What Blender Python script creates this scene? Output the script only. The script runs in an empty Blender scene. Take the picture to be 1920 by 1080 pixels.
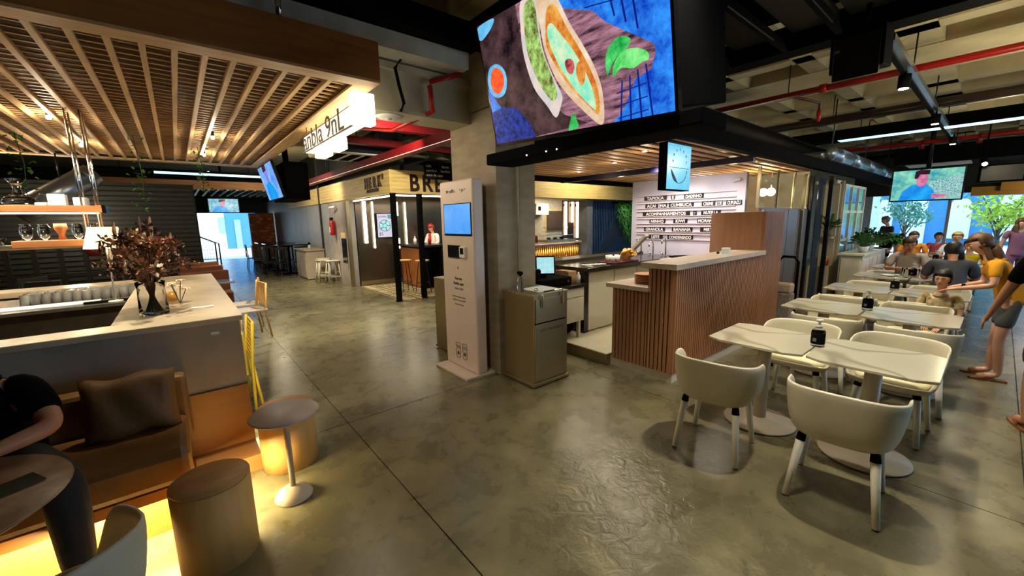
import bpy, bmesh, math, random
from mathutils import Vector, Matrix
random.seed(7)
PI = math.pi
COL = bpy.context.scene.collection
SC = bpy.context.scene
# ------------------------------------------------------------------ camera
RM = Matrix(((0.76916, 0.11967, -0.62775), (-0.6388, 0.11661, -0.76048), (-0.01781, 0.98594, 0.16614)))
cd = bpy.data.cameras.new('camera'); cam = bpy.data.objects.new('camera', cd); COL.objects.link(cam)
cd.sensor_width = 36; cd.lens = 750 / 1920 * 36; cd.clip_start = .02; cd.clip_end = 300
cam.matrix_world = Matrix.Translation((0, 0, 1.75)) @ RM.to_4x4()
SC.camera = cam
# ------------------------------------------------------------------ world, sun, exposure
W = bpy.data.worlds.new('sky'); SC.world = W; W.use_nodes = True
bg = W.node_tree.nodes['Background']
bg.inputs[0].default_value = (0.42, 0.70, 1.0, 1); bg.inputs[1].default_value = 3.0
SC.view_settings.view_transform = 'Standard'; SC.view_settings.look = 'None'
SC.view_settings.exposure = 0.12; SC.view_settings.gamma = 1.0
SC.cycles.max_bounces = 8; SC.cycles.diffuse_bounces = 3; SC.cycles.glossy_bounces = 3
SC.cycles.transmission_bounces = 8; SC.cycles.transparent_max_bounces = 8
SC.cycles.sample_clamp_indirect = 4; SC.cycles.caustics_reflective = False; SC.cycles.caustics_refractive = False
def light(kind, loc, power, col=(1, .85, .62), size=.1, target=None, spot=120, blend=.6, name='lamp_or_fill', sy=None):  # also serves added fills that have no fixture
    l = bpy.data.lights.new(name, kind); l.energy = power; l.color = col
    o = bpy.data.objects.new(name, l); COL.objects.link(o); o.location = loc
    if kind == 'AREA':
        l.size = size
        if sy: l.shape = 'RECTANGLE'; l.size_y = sy
    elif kind == 'SUN': l.angle = size
    else: l.shadow_soft_size = size
    if kind == 'SPOT': l.spot_size = math.radians(spot); l.spot_blend = blend
    if target is not None:
        o.rotation_euler = (Vector(target) - Vector(loc)).to_track_quat('-Z', 'Y').to_euler()
    return o
sun = light('SUN', (30, -10, 20), 4.0, (1, .95, .86), .02, (26, 2, 0), name='sun_light')
WARM = (1.0, .83, .57); YEL = (1.0, .80, .38); NEU = (1.0, .90, .68)
# ------------------------------------------------------------------ materials
def lin(c):
    return tuple((v / 12.92 if v <= .04045 else ((v + .055) / 1.055) ** 2.4) for v in c)
def hx(r, g, b): return lin((r / 255, g / 255, b / 255))
MATS = {}
def mat(name, col, rough=.5, metal=0, var=.12, scale=6, bump=0, bscale=40, emit=None, estr=0, trans=0, stretch=(1, 1, 1), col2=None, spec=.5, alpha=1, coat=0, detail=4):
    if name in MATS: return MATS[name]
    m = bpy.data.materials.new(name); m.use_nodes = True; nt = m.node_tree; N = nt.nodes; L = nt.links
    b = N['Principled BSDF']; MATS[name] = m
    b.inputs['Roughness'].default_value = rough; b.inputs['Metallic'].default_value = metal
    b.inputs['Specular IOR Level'].default_value = spec
    b.inputs['Transmission Weight'].default_value = trans; b.inputs['Alpha'].default_value = alpha
    b.inputs['Coat Weight'].default_value = coat
    tc = N.new('ShaderNodeTexCoord'); mp = N.new('ShaderNodeMapping'); mp.inputs['Scale'].default_value = stretch
    L.new(tc.outputs['Object'], mp.inputs[0])
    nz = N.new('ShaderNodeTexNoise'); nz.inputs['Scale'].default_value = scale; nz.inputs['Detail'].default_value = detail
    L.new(mp.outputs[0], nz.inputs['Vector'])
    cr = N.new('ShaderNodeValToRGB'); c2 = col2 or tuple(min(1, v * (1 + var)) for v in col)
    c1 = col if col2 else tuple(v * (1 - var) for v in col)
    cr.color_ramp.elements[0].position = .32; cr.color_ramp.elements[1].position = .68
    cr.color_ramp.elements[0].color = (*c1, 1); cr.color_ramp.elements[1].color = (*c2, 1)
    L.new(nz.outputs['Fac'], cr.inputs[0]); L.new(cr.outputs[0], b.inputs['Base Color'])
    if bump:
        n2 = N.new('ShaderNodeTexNoise'); n2.inputs['Scale'].default_value = bscale; n2.inputs['Detail'].default_value = 3
        L.new(mp.outputs[0], n2.inputs['Vector'])
        bp = N.new('ShaderNodeBump'); bp.inputs['Strength'].default_value = bump; bp.inputs['Distance'].default_value = .01
        L.new(n2.outputs['Fac'], bp.inputs['Height']); L.new(bp.outputs[0], b.inputs['Normal'])
    if emit is not None:
        b.inputs['Emission Color'].default_value = (*emit, 1); b.inputs['Emission Strength'].default_value = estr
    return m
def screenmat(name, c1, c2, scale=6, s=1.0, stretch=(1, 1, 1)):
    """a lit display surface: procedural picture colour that glows"""
    if name in MATS: return MATS[name]
    m = mat(name, (0, 0, 0), rough=.2, col2=(0.01, 0.01, 0.01)); nt = m.node_tree; N = nt.nodes; L = nt.links
    tc = N.new('ShaderNodeTexCoord'); mp = N.new('ShaderNodeMapping'); mp.inputs['Scale'].default_value = stretch
    L.new(tc.outputs['Object'], mp.inputs[0])
    nz = N.new('ShaderNodeTexNoise'); nz.inputs['Scale'].default_value = scale; nz.inputs['Detail'].default_value = 6
    nz.inputs['Roughness'].default_value = .7
    L.new(mp.outputs[0], nz.inputs['Vector'])
    cr = N.new('ShaderNodeValToRGB'); cr.color_ramp.elements[0].position = .36; cr.color_ramp.elements[1].position = .64
    cr.color_ramp.elements[0].color = (*c1, 1); cr.color_ramp.elements[1].color = (*c2, 1)
    L.new(nz.outputs['Fac'], cr.inputs[0]); L.new(cr.outputs[0], N['Principled BSDF'].inputs['Emission Color'])
    N['Principled BSDF'].inputs['Emission Strength'].default_value = s
    return m
M_black = mat('black_paint', (.006, .006, .007), .85, spec=.02)
M_blackm = mat('black_metal', (.02, .02, .022), .3, .6)
M_blackgloss = mat('black_gloss', (.01, .01, .012), .12)
M_white = mat('white_laminate', hx(226, 205, 196), .35, var=.03)
M_cream = mat('cream_shell', hx(205, 198, 176), .5, var=.05)
M_creamleg = mat('cream_leg', hx(226, 222, 208), .4, var=.04)
M_cushion = mat('cream_seat_cushion', hx(224, 216, 178), .7, var=.05)
M_steel = mat('brushed_steel', hx(158, 144, 112), .36, .9, var=.05, scale=1.5)
M_chrome = mat('chrome', (.7, .7, .7), .12, 1, var=.03)
M_oak = mat('oak_canopy', hx(214, 176, 124), .5, var=.22, scale=4, stretch=(6, .6, 6), bump=.1)
M_oakx = mat('oak_canopy_long_grain', hx(206, 166, 116), .5, var=.22, scale=4, stretch=(.6, 6, 6), bump=.1)
M_oakdark = mat('oak_fascia', hx(150, 98, 46), .55, var=.22, scale=3.5, stretch=(.5, 4, 6))
M_slat = mat('counter_slat_walnut', hx(160, 112, 78), .5, var=.18, scale=3, stretch=(9, 9, .4))
M_slatback = mat('counter_backing', hx(66, 40, 26), .7, var=.1)
M_panelwood = mat('smooth_oak_panel', hx(178, 130, 98), .5, var=.1, scale=4, stretch=(5, 5, .5))
M_stone = mat('counter_stone', hx(206, 186, 166), .3, var=.1, scale=7)
M_marble = mat('table_marble', hx(182, 176, 158), .18, var=.04, scale=.9, detail=1.5)
M_conc = mat('column_concrete', hx(150, 136, 114), .6, var=.18, scale=3, stretch=(1, 1, 3.5), bump=.25, bscale=25)
M_ceil = mat('ceiling_concrete', hx(196, 184, 150), .8, var=.14, scale=2.5, bump=.1, bscale=12)
M_beam = mat('pale_beam_paint', hx(176, 170, 150), .6, var=.06)
M_duct = mat('galvanised_duct', hx(120, 130, 142), .3, .85, var=.1, scale=4)
M_red = mat('red_pipe_paint', hx(168, 20, 16), .35, var=.08)
M_redd = mat('dark_red_paint', hx(112, 12, 18), .4, var=.08)
M_yellowwood = mat('pine_fascia', hx(238, 208, 138), .5, var=.12, scale=3, stretch=(.7, .7, 7))
M_bar = mat('bar_cement', hx(158, 146, 132), .45, var=.22, scale=2.2, bump=.15, bscale=14)
M_bartop = mat('bar_top_cement', hx(206, 186, 156), .3, var=.14, scale=4, bump=.05)
M_leather = mat('tan_leather', hx(122, 84, 38), .45, var=.18, scale=6, bump=.15, bscale=60)
M_leatherd = mat('tan_leather_cushion', hx(112, 76, 34), .6, var=.15, scale=5, bump=.2, bscale=30)
M_ply = mat('light_oak_stool', hx(214, 168, 100), .5, var=.12, scale=3, stretch=(6, 6, .5))
M_plytop = mat('light_oak_stool_top', hx(182, 140, 90), .5, var=.15, scale=3, stretch=(1, 7, 1))
_r = M_marble.node_tree.nodes['Color Ramp'].color_ramp
for _p, _c in ((.495, hx(188, 182, 164)), (.507, hx(146, 138, 118)), (.52, hx(188, 182, 164))): _e = _r.elements.new(_p); _e.color = (*_c, 1)
M_grey = mat('warm_grey_lacquer', hx(190, 176, 156), .4, var=.05)
M_darkwall = mat('dark_wall', hx(26, 30, 26), .6, var=.2)
M_greywall = mat('grey_painted_wall', hx(168, 168, 170), .45, var=.08, scale=2)
M_leaf = mat('leaf_green', hx(54, 104, 36), .5, var=.4, scale=12)
M_leafd = mat('leaf_dark_green', hx(30, 66, 26), .5, var=.4, scale=12)
M_skin = mat('skin', hx(228, 172, 142), .5, var=.06)
M_skin2 = mat('skin_tanned', hx(198, 138, 106), .5, var=.06)
M_hair = mat('dark_brown_hair', hx(70, 46, 34), .5, var=.3, scale=40, stretch=(1, 1, .2))
M_hairb = mat('black_hair', hx(26, 20, 18), .5, var=.3, scale=40)
M_glass = mat('clear_glass', (.95, .97, .97), .03, 0, var=.01, trans=1.0)
M_glass.node_tree.nodes['Principled BSDF'].inputs['IOR'].default_value = 1.16
M_tumbler = mat('cloudy_glass', (.92, .92, .88), .25, 0, var=.02, trans=.55)
M_pane = mat('window_glass', (.8, .9, .95), .03, 0, var=.01, trans=1.0)
M_pane.node_tree.nodes['Principled BSDF'].inputs['IOR'].default_value = 1.02
M_paper = mat('white_paper', hx(235, 235, 235), .6, var=.02)
M_brown = mat('brown_leather_seat', hx(128, 74, 38), .5, var=.12)
M_text = mat('dark_print', hx(40, 36, 34), .6, var=.05)
M_led = mat('led_warm', (1, .8, .4), emit=(1, .82, .42), estr=9)
M_ledw = mat('led_white', (1, .9, .7), emit=(1, .86, .6), estr=5)
M_bulb = mat('bulb_glow', (1, .9, .7), emit=(1, .85, .6), estr=25)
M_cool_glow = mat('cool_glow', (.6, .9, 1), emit=(.45, .85, 1), estr=1.6)
# concrete floor
def floor_mat():
    m = mat('polished_concrete', hx(98, 92, 72), .24, var=.1); nt = m.node_tree; N = nt.nodes; L = nt.links
    b = N['Principled BSDF']; tc = N.new('ShaderNodeTexCoord')
    def noise(s, d=6, r=.6, dist=0):
        n = N.new('ShaderNodeTexNoise'); n.inputs['Scale'].default_value = s; n.inputs['Detail'].default_value = d
        n.inputs['Roughness'].default_value = r; n.inputs['Distortion'].default_value = dist
        L.new(tc.outputs['Object'], n.inputs['Vector']); return n
    a = noise(.8, 4, .6, .8); c = noise(3.2, 9, .66, .3)
    mx = N.new('ShaderNodeMath'); mx.operation = 'MULTIPLY_ADD'; mx.inputs[1].default_value = .55
    L.new(c.outputs['Fac'], mx.inputs[0])
    m2 = N.new('ShaderNodeMath'); m2.operation = 'MULTIPLY'; m2.inputs[1].default_value = .45; L.new(a.outputs['Fac'], m2.inputs[0])
    L.new(m2.outputs[0], mx.inputs[2])
    cr = N.new('ShaderNodeValToRGB'); E = cr.color_ramp.elements
    E[0].position = .3; E[0].color = (*hx(78, 73, 53), 1); E[1].position = .70; E[1].color = (*hx(156, 148, 117), 1)
    e = E.new(.5); e.color = (*hx(109, 103, 77), 1)
    L.new(mx.outputs[0], cr.inputs[0]); L.new(cr.outputs[0], b.inputs['Base Color'])
    rr = N.new('ShaderNodeMapRange'); rr.inputs['To Min'].default_value = .2; rr.inputs['To Max'].default_value = .36
    L.new(c.outputs['Fac'], rr.inputs[0]); L.new(rr.outputs[0], b.inputs['Roughness'])
    # trowel ripples in one worn patch
    w = noise(11, 3, .55, 1.2); sp = N.new('ShaderNodeVectorMath'); sp.operation = 'DISTANCE'
    L.new(tc.outputs['Object'], sp.inputs[0]); sp.inputs[1].default_value = (1.95, 1.15, 0)
    mr = N.new('ShaderNodeMapRange'); mr.inputs['From Min'].default_value = .2; mr.inputs['From Max'].default_value = 1.15
    mr.inputs['To Min'].default_value = 1; mr.inputs['To Max'].default_value = .03
    L.new(sp.outputs['Value'], mr.inputs[0])
    hm = N.new('ShaderNodeMath'); hm.operation = 'MULTIPLY'; L.new(w.outputs['Fac'], hm.inputs[0]); L.new(mr.outputs[0], hm.inputs[1])
    bp = N.new('ShaderNodeBump'); bp.inputs['Strength'].default_value = .3; bp.inputs['Distance'].default_value = .03
    L.new(hm.outputs[0], bp.inputs['Height']); L.new(bp.outputs[0], b.inputs['Normal'])
    return m
M_floor = floor_mat()
# ------------------------------------------------------------------ mesh helpers
WL = {}
def wl(o):
    v = Vector((0, 0, 0))
    while o is not None: v += Vector(o.location); o = o.parent
    return v
class MB:
    def __init__(s): s.v = []; s.f = []; s.e = []
    def add(s, vs, fs):
        n = len(s.v); s.v += [Vector(p) for p in vs]; s.f += [tuple(i + n for i in f) for f in fs]; return s
    def box(s, x0, x1, y0, y1, z0, z1, mtx=None):
        vs = [Vector(p) for p in ((x0, y0, z0), (x1, y0, z0), (x1, y1, z0), (x0, y1, z0), (x0, y0, z1), (x1, y0, z1), (x1, y1, z1), (x0, y1, z1))]
        if mtx: vs = [mtx @ p for p in vs]
        return s.add(vs, ((0, 3, 2, 1), (4, 5, 6, 7), (0, 1, 5, 4), (1, 2, 6, 5), (2, 3, 7, 6), (3, 0, 4, 7)))
    def tube(s, pts, r, n=10, cap=True):
        pts = [Vector(p) for p in pts]; rs = r if isinstance(r, (list, tuple)) else [r] * len(pts)
        base = len(s.v); up = Vector((0, 0, 1))
        for i, p in enumerate(pts):
            d = (pts[min(i + 1, len(pts) - 1)] - pts[max(i - 1, 0)]).normalized()
            a = d.cross(up) if abs(d.z) < .95 else d.cross(Vector((1, 0, 0)))
            a.normalize(); b = d.cross(a)
            for k in range(n):
                t = 2 * PI * k / n; s.v.append(p + rs[i] * (math.cos(t) * a + math.sin(t) * b))
        for i in range(len(pts) - 1):
            for k in range(n):
                k2 = (k + 1) % n
                s.f.append((base + i * n + k, base + i * n + k2, base + (i + 1) * n + k2, base + (i + 1) * n + k))
        if cap:
            s.f.append(tuple(base + k for k in range(n))[::-1]); s.f.append(tuple(base + (len(pts) - 1) * n + k for k in range(n)))
        return s
    def lathe(s, prof, c=(0, 0, 0), n=24, cap=True):
        base = len(s.v); c = Vector(c)
        for r, z in prof:
            for k in range(n):
                t = 2 * PI * k / n; s.v.append(c + Vector((r * math.cos(t), r * math.sin(t), z)))
        for i in range(len(prof) - 1):
            for k in range(n):
                k2 = (k + 1) % n
                s.f.append((base + i * n + k, base + i * n + k2, base + (i + 1) * n + k2, base + (i + 1) * n + k))
        if cap:
            s.f.append(tuple(base + k for k in range(n))[::-1]); s.f.append(tuple(base + (len(prof) - 1) * n + k for k in range(n)))
        return s
    def prism(s, poly, d0, d1, frame=None):
        """poly of 2-D points extruded from d0 to d1; frame = (origin, u, v, w)"""
        o, u, v, w = frame or (Vector((0, 0, 0)), Vector((1, 0, 0)), Vector((0, 1, 0)), Vector((0, 0, 1)))
        o, u, v, w = map(Vector, (o, u, v, w)); n = len(poly); b = len(s.v)
        for d in (d0, d1):
            for a, c in poly: s.v.append(o + u * a + v * c + w * d)
        s.f.append(tuple(b + k for k in range(n))[::-1]); s.f.append(tuple(b + n + k for k in range(n)))
        for k in range(n):
            k2 = (k + 1) % n; s.f.append((b + k, b + k2, b + n + k2, b + n + k))
        return s
    def ball(s, c, r, nu=12, nv=8, sc=(1, 1, 1), mtx=None):
        b = len(s.v); c = Vector(c)
        for i in range(nv + 1):
            ph = PI * i / nv
            for k in range(nu):
                t = 2 * PI * k / nu
                p = Vector((r * sc[0] * math.sin(ph) * math.cos(t), r * sc[1] * math.sin(ph) * math.sin(t), r * sc[2] * math.cos(ph)))
                if mtx: p = mtx @ p
                s.v.append(c + p)
        for i in range(nv):
            for k in range(nu):
                k2 = (k + 1) % nu; s.f.append((b + i * nu + k, b + (i + 1) * nu + k, b + (i + 1) * nu + k2, b + i * nu + k2))
        return s
    def quad(s, a, b, c, d): return s.add([a, b, c, d], ((0, 1, 2, 3),))
    def build(s, name, m, parent=None, smooth=False, bevel=0, world=True, seg=2, sub=0, solid=0):
        off = Vector((0, 0, 0))
        if world and parent is not None: off = wl(parent)
        me = bpy.data.meshes.new(name); me.from_pydata([tuple(v - off) for v in s.v], [], s.f); me.materials.append(m)
        bm = bmesh.new(); bm.from_mesh(me); bmesh.ops.remove_doubles(bm, verts=bm.verts, dist=1e-5); bmesh.ops.recalc_face_normals(bm, faces=bm.faces); bm.to_mesh(me); bm.free()
        if smooth:
            for p in me.polygons: p.use_smooth = True
        o = bpy.data.objects.new(name, me); COL.objects.link(o)
        if parent is not None: o.parent = parent
        if solid: k = o.modifiers.new('solid', 'SOLIDIFY'); k.thickness = solid; k.offset = 0
        if bevel: k = o.modifiers.new('bevel', 'BEVEL'); k.width = bevel; k.segments = seg; k.limit_method = 'ANGLE'; k.angle_limit = math.radians(40)
        if sub: k = o.modifiers.new('sub', 'SUBSURF'); k.levels = sub; k.render_levels = sub
        return o
def box(name, m, x0, x1, y0, y1, z0, z1, parent=None, bevel=0, mtx=None): return MB().box(x0, x1, y0, y1, z0, z1, mtx).build(name, m, parent, bevel=bevel)
def tube(name, m, pts, r, parent=None, n=10, smooth=True): return MB().tube(pts, r, n).build(name, m, parent, smooth=smooth)
def lathe(name, m, prof, c, parent=None, n=24, smooth=True): return MB().lathe(prof, c, n).build(name, m, parent, smooth=smooth)
def tag(o, label=None, cat=None, group=None, kind=None):
    if label: o['label'] = label
    if cat: o['category'] = cat
    if group: o['group'] = group
    if kind: o['kind'] = kind
    return o
def thing(name, label, cat, loc=(0, 0, 0), rz=0, group=None, kind=None):
    o = bpy.data.objects.new(name, None); COL.objects.link(o); o.location = loc; o.rotation_euler = (0, 0, rz); o.empty_display_size = .1
    return tag(o, label, cat, group, kind)
def struct(o, label=None, cat=None): o['kind'] = 'structure'; tag(o, label, cat); return o
def copy_tree(o, parent=None):
    c = o.copy(); COL.objects.link(c); c.parent = parent
    for ch in list(o.children): copy_tree(ch, c)
    return c
def dup(o, loc, rz=0, label=None, group=None):
    c = copy_tree(o); c.location = loc; c.rotation_euler = (0, 0, rz)
    if label: c['label'] = label
    if group: c['group'] = group
    return c
def text(name, s, size, m, parent, o, u, v, ext=.001, align='LEFT', sx=1.0, bold=0):
    """flat lettering at world point o, running along u, rising along v"""
    cu = bpy.data.curves.new(name, 'FONT'); cu.body = s; cu.size = size; cu.extrude = ext; cu.align_x = align; cu.offset = bold
    t = bpy.data.objects.new(name, cu); COL.objects.link(t)
    me = bpy.data.meshes.new_from_object(t); bpy.data.objects.remove(t)
    u = Vector(u).normalized(); v = Vector(v).normalized(); w = u.cross(v)
    mt = Matrix((u * sx, v, w)).transposed().to_4x4(); mt.translation = Vector(o) - (wl(parent) if parent else Vector((0, 0, 0)))
    me.transform(mt); me.materials.clear(); me.materials.append(m); me.name = name
    q = bpy.data.objects.new(name, me); COL.objects.link(q)
    if parent: q.parent = parent
    return q
# ================================================================== SETTING
# floor: recessed joints between cast slabs
fl = struct(box('floor', mat('joint_filler', hx(52, 48, 38), .7), -8, 20, -9, 26, -.12, -.008))
XS = [-8, .97, 3.5, 7.7, 12, 16, 20]; YS = [-9, -.3, 3.5, 8.4, 14, 20, 26]
for i in range(len(XS) - 1):
    for j in range(len(YS) - 1):
        box('slab', M_floor, XS[i] + .004, XS[i + 1] - .004, YS[j] + .004, YS[j + 1] - .004, -.05, 0, fl, bevel=0)
# waffle ceiling
ce = struct(box('ceiling', M_ceil, -8, 20, -9, 26, 4.14, 4.24))
def rib(a0, a1, c, along, wb=.24, wt=.4):
    p = [(-wb / 2, 3.8), (wb / 2, 3.8), (wt / 2, 4.14), (-wt / 2, 4.14)]
    f = ((0, c, 0), (0, 1, 0), (0, 0, 1), (1, 0, 0)) if along == 'x' else ((c, 0, 0), (1, 0, 0), (0, 0, 1), (0, 1, 0))
    MB().prism(p, a0, a1, f).build('rib', M_ceil, ce)
for k in range(-9, 12):
    rib(-8, 20, .9 + 1.03 * k if k != 0 else .88, 'x', .22 if k else .4)
xk = 7.03
xs = [6.72 - 1.05 * k for k in range(0, 14)] + [9.75 + 1.05 * k for k in range(0, 7)] + [17.9, 19]
for x in xs: rib(-9, 14, x, 'y')
box('beam', M_ceil, 7.4, 8.7, -9, 14, 3.79, 4.14, ce)
# walls of the hall
struct(box('wall_left', M_darkwall, -8, -7.85, -9, 26, 0, 4.2))
struct(box('wall_near', mat('hall_end_wall', hx(96, 92, 84), .7), -8, 6, -9.15, -9, 0, 4.2)); struct(box('wall_near_top', M_ceil, 6, 20, -5.15, -5, 3.0, 4.2))
# the far end of the passage: dark wall around the bright opening
struct(box('wall_far', M_darkwall, -8, .62, 24.0, 24.2, 0, 4.2))
struct(box('trim_1', M_darkwall, .62, 3.15, 24.0, 24.2, 2.36, 4.2))
struct(box('trim_2', M_darkwall, 3.15, 4.15, 24.0, 24.2, 0, 4.3))
# wood louvred dark partition left of the passage
lw = struct(box('wall_louvred', M_darkwall, -4.6, .48, 14.0, 14.1, 0, 2.85))
for k in range(22):
    box('slat', mat('louvre_dark', hx(34, 38, 34), .5), -3.2, .44, 13.95, 14.0, .15 + k * .12, .15 + k * .12 + .075, lw)
# the window front at the right end
wf = struct(box('wall_right', mat('white_mullion', hx(200, 216, 224), .5), 19.9, 20.1, 3.2, 9, 0, 4.2))
struct(box('wall_right_top', M_darkwall, 19.9, 20.1, -9, 3.2, 2.75, 4.2))
win = struct(thing('window_1', None, None, (20, -3, 0)))
for k in range(7):
    y = 3.15 - k * 2.0
    box('mullion', M_cream, 19.94, 20.06, y - .04, y + .04, 0, 2.75, win)
    if k < 6: box('pane', M_pane, 19.99, 20.0, y - 1.96, y - .04, .05, 2.7, win)
# sliding wall behind the shop side
struct(box('wall_rear', M_darkwall, 3.6, 20, 13.9, 14.05, 0, 4.2))
# grey corridor wall, door, brick end
gw = struct(box('wall_corridor', M_greywall, 3.66, 3.8, 11.32, 24, 0, 2.9)); struct(box('wall_upper', M_darkwall, 3.95, 4.05, 8.6, 24, 2.88, 4.2))
for k in range(6):
    box('panel', M_greywall, 3.63, 3.66, 13.1 + k * .9, 13.1 + k * .9 + .88, .02, 2.36, gw, bevel=.004)
dr = struct(box('door_1', mat('pale_door', hx(158, 146, 138), .5), 3.6, 3.66, 11.4, 12.95, 0, 2.36))
box('door_frame', M_steel, 3.58, 3.67, 11.3, 11.4, 0, 2.37, dr)
box('notice', mat('yellow_notice', hx(222, 190, 130), .6), 3.585, 3.6, 11.55, 11.95, 1.35, 1.5, dr)
box('window_panel', M_blackgloss, 3.585, 3.6, 11.55, 11.95, .65, 1.33, dr)
tube('handle', M_chrome, [(3.56, 11.45, .5), (3.56, 11.45, .62)], .012, dr)
bk = struct(box('wall_brick', mat('mortar', hx(120, 80, 60), .8), 2.62, 3.6, 22.0, 22.2, 0, 2.3))
Mbr = [mat('brick_a', hx(176, 88, 44), .8), mat('brick_b', hx(150, 70, 38), .8), mat('brick_c', hx(196, 116, 70), .8)]
rr = random.Random(3)
for r in range(16):
    for c in range(6):
        x = 2.62 + c * .18 - (.09 if r % 2 else 0)
        box('brick', rr.choice(Mbr), max(2.62, x), min(3.6, x + .165), 21.975 - rr.random() * .01, 22.0, r * .14 + .02, r * .14 + .13, bk)
# main column with board-marked concrete
col = struct(box('column', M_conc, 2.68, 3.24, 3.48, 4.36, 0, 2.93))
box('upper_block', M_conc, 2.675, 3.245, 3.475, 4.365, 2.94, 3.8, col)
tube('conduit', mat('grey_conduit', hx(168, 158, 138), .4), [(2.95, 3.45, .95), (2.95, 3.45, 3.3)], .014, col)
# pale beam spanning to the column and the black duct below the ceiling
cb = struct(box('beam_pale', M_beam, 1.46, 2.68, 3.92, 4.3, 2.82, 3.28))
box('ledge', M_beam, 1.46, 2.68, 3.88, 3.92, 3.2, 3.26, cb)
# white flat duct and the black rim above it
dk = thing('flat_duct', 'long pale flat air duct running above the slatted oak canopy', 'duct', (0, 3.7, 3.2))
box('body', mat('white_duct_paint', hx(196, 196, 190), .35), -7.8, 2.5, 3.66, 4.2, 3.285, 3.5, dk)
box('rim', M_black, -7.8, 2.55, 3.5, 3.68, 3.44, 3.66, dk, bevel=.01)
# black ceiling frame over the aisle
bf = thing('ceiling_frame', 'heavy black steel ceiling frame above the large hanging screen', 'frame', (3.5, 1.5, 3.4))
box('beam', M_black, 4.9, 5.12, -9, 2.5, 3.36, 3.6, bf)
box('beam', M_black, 2.42, 2.62, 1.9, 3.5, 3.4, 3.66, bf)
box('beam', M_black, 2.5, 5.1, 2.4, 2.6, 3.38, 3.62, bf)
for k, y in enumerate((1.95, 1.42, .98)):
    box('plate', mat('dark_grey_plate', hx(26, 26, 22), .7), 2.62, 4.9, y - .28, y + .1, 3.52, 3.56, bf)
    box('rail', M_black, 2.62, 4.9, y + .13, y + .17, 3.36, 3.44, bf)
    box('rail_edge', mat('pale_edge', hx(90, 90, 80), .4, .7), 3.5, 4.5, y + .125, y + .13, 3.36, 3.37, bf)
box('top_panel', M_black, 2.3, 4.9, -4, 2.4, 3.66, 3.7, bf)
# red sprinkler pipes and dark ducts of the dining hall, each its own run
def pipe(name, label, cat, x, z, y0, y1, r, m, hang=True, sq=False):
    t = thing(name, label, cat, (x, (y0 + y1) / 2, z))
    if sq: box('run', m, x - r, x + r, y0, y1, z - r, z + r, t)
    else: tube('run', m, [(x, y0, z), (x, (y0 + y1) / 2, z), (x, y1, z)], r, t)
    if hang:
        y = y0 + .6
        while y < y1 - .3:
            tube('hanger', M_blackm, [(x, y, z), (x, y, 3.82)], .008, t, 6); y += 1.25
    return t
p1 = pipe('sprinkler_pipe', 'long red sprinkler pipe under the waffle ceiling, thickest one', 'pipe', 6.8, 3.4, -6, 3.35, .04, M_red)
tube('branch', mat('dark_branch', hx(70, 26, 20), .4), [(6.8, 2.05, 3.38), (7.5, 1.9, 3.38), (7.5, 1.9, 3.25)], .018, p1)
tube('sprinkler_head', M_red, [(7.5, 1.9, 3.12), (7.5, 1.9, 3.27)], .028, p1)
tube('pipe_joint', M_red, [(6.8, 1.66, 3.4), (6.8, 1.74, 3.4)], .055, p1)
p2 = pipe('sprinkler_pipe', 'red sprinkler pipe further off, beyond the cable tray', 'pipe', 13.85, 3.4, -6, 3.3, .045, M_red)
for y in (.5, 1.4): tube('pipe_joint', M_redd, [(13.85, y, 3.25), (13.85, y, 3.45)], .05, p2)
pipe('duct_pipe', 'dark brown round pipe under the waffle ceiling beside the red pipe', 'pipe', 9.15, 3.4, -6, 3.3, .07, mat('dark_brown_pipe', hx(46, 34, 26), .3))
pipe('cable_tray', 'wide black cable tray above the glowing daylight reflection strip', 'cable tray', 11.3, 3.42, -6, 3.3, .12, M_black, sq=True)
lt = thing('glow_strip', 'long glowing strip imitating daylight reflected below the black cable tray', 'light', (11.15, -1.3, 3.25))
box('tube', M_cool_glow, 11.0, 11.26, -6, 2.4, 3.29, 3.3, lt)  # emission imitates daylight reflected by the duct; no lamp here
box('housing', M_black, 10.98, 11.28, -6, 2.45, 3.3, 3.31, lt)
pipe('duct_pipe', 'thin black pipe farthest along the dining hall ceiling', 'pipe', 16.2, 3.4, -6, 3.2, .05, M_black)
# dark air unit in front of the far screen
au = thing('air_unit', 'long dark ceiling air unit above the far dining hall screen', 'air unit', (15, .8, 3.1))
box('casing', M_black, 14.2, 15.4, -.6, 1.9, 2.95, 3.35, au, bevel=.02)
box('grille', M_cream, 14.4, 15.2, .6, 1.7, 2.93, 2.95, au)
# diagonal spotlight track
tr = thing('light_track', 'grey spotlight track running away over the dining tables', 'track', (9, .84, 3.3))
box('rail', M_duct, 5.2, 19.5, .8, .86, 3.3, 3.36, tr)
box('rail_side', M_black, 5.2, 19.5, .86, .9, 3.28, 3.38, tr)
def spotlamp(x, y, z, label, aim=(0, 0, -1), e=0, tg=None):
    t = thing('track_spotlight', label, 'spotlight', (x, y, z), group=None)
    d = Vector(aim).normalized(); b = Vector((x, y, z))
    tube('body', M_black, [b - d * .02, b - d * .16], .055, t, 14)
    tube('lens', M_bulb, [b - d * .012, b - d * .022], .042, t, 14)
    tube('bracket', M_black, [b - d * .1, (x, y, z + .25 if z > 3 else 4.15)], .012, t, 6)
    if e: light('SPOT', b + d * .02, e, NEU, .04, tg or b + d * 3, 125, .7)
    return t
spotlamp(6.4, .86, 3.1, 'black track spotlight, first one along the grey track', e=0)
spotlamp(9.3, .83, 3.1, 'black track spotlight, middle one along the grey track')
spotlamp(12.3, .8, 3.1, 'black track spotlight, last one beside the far screen')
spotlamp(13.4, .35, 2.75, 'black spotlight glowing green white beside the far screen', aim=(-.7, -.2, -.6))
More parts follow.
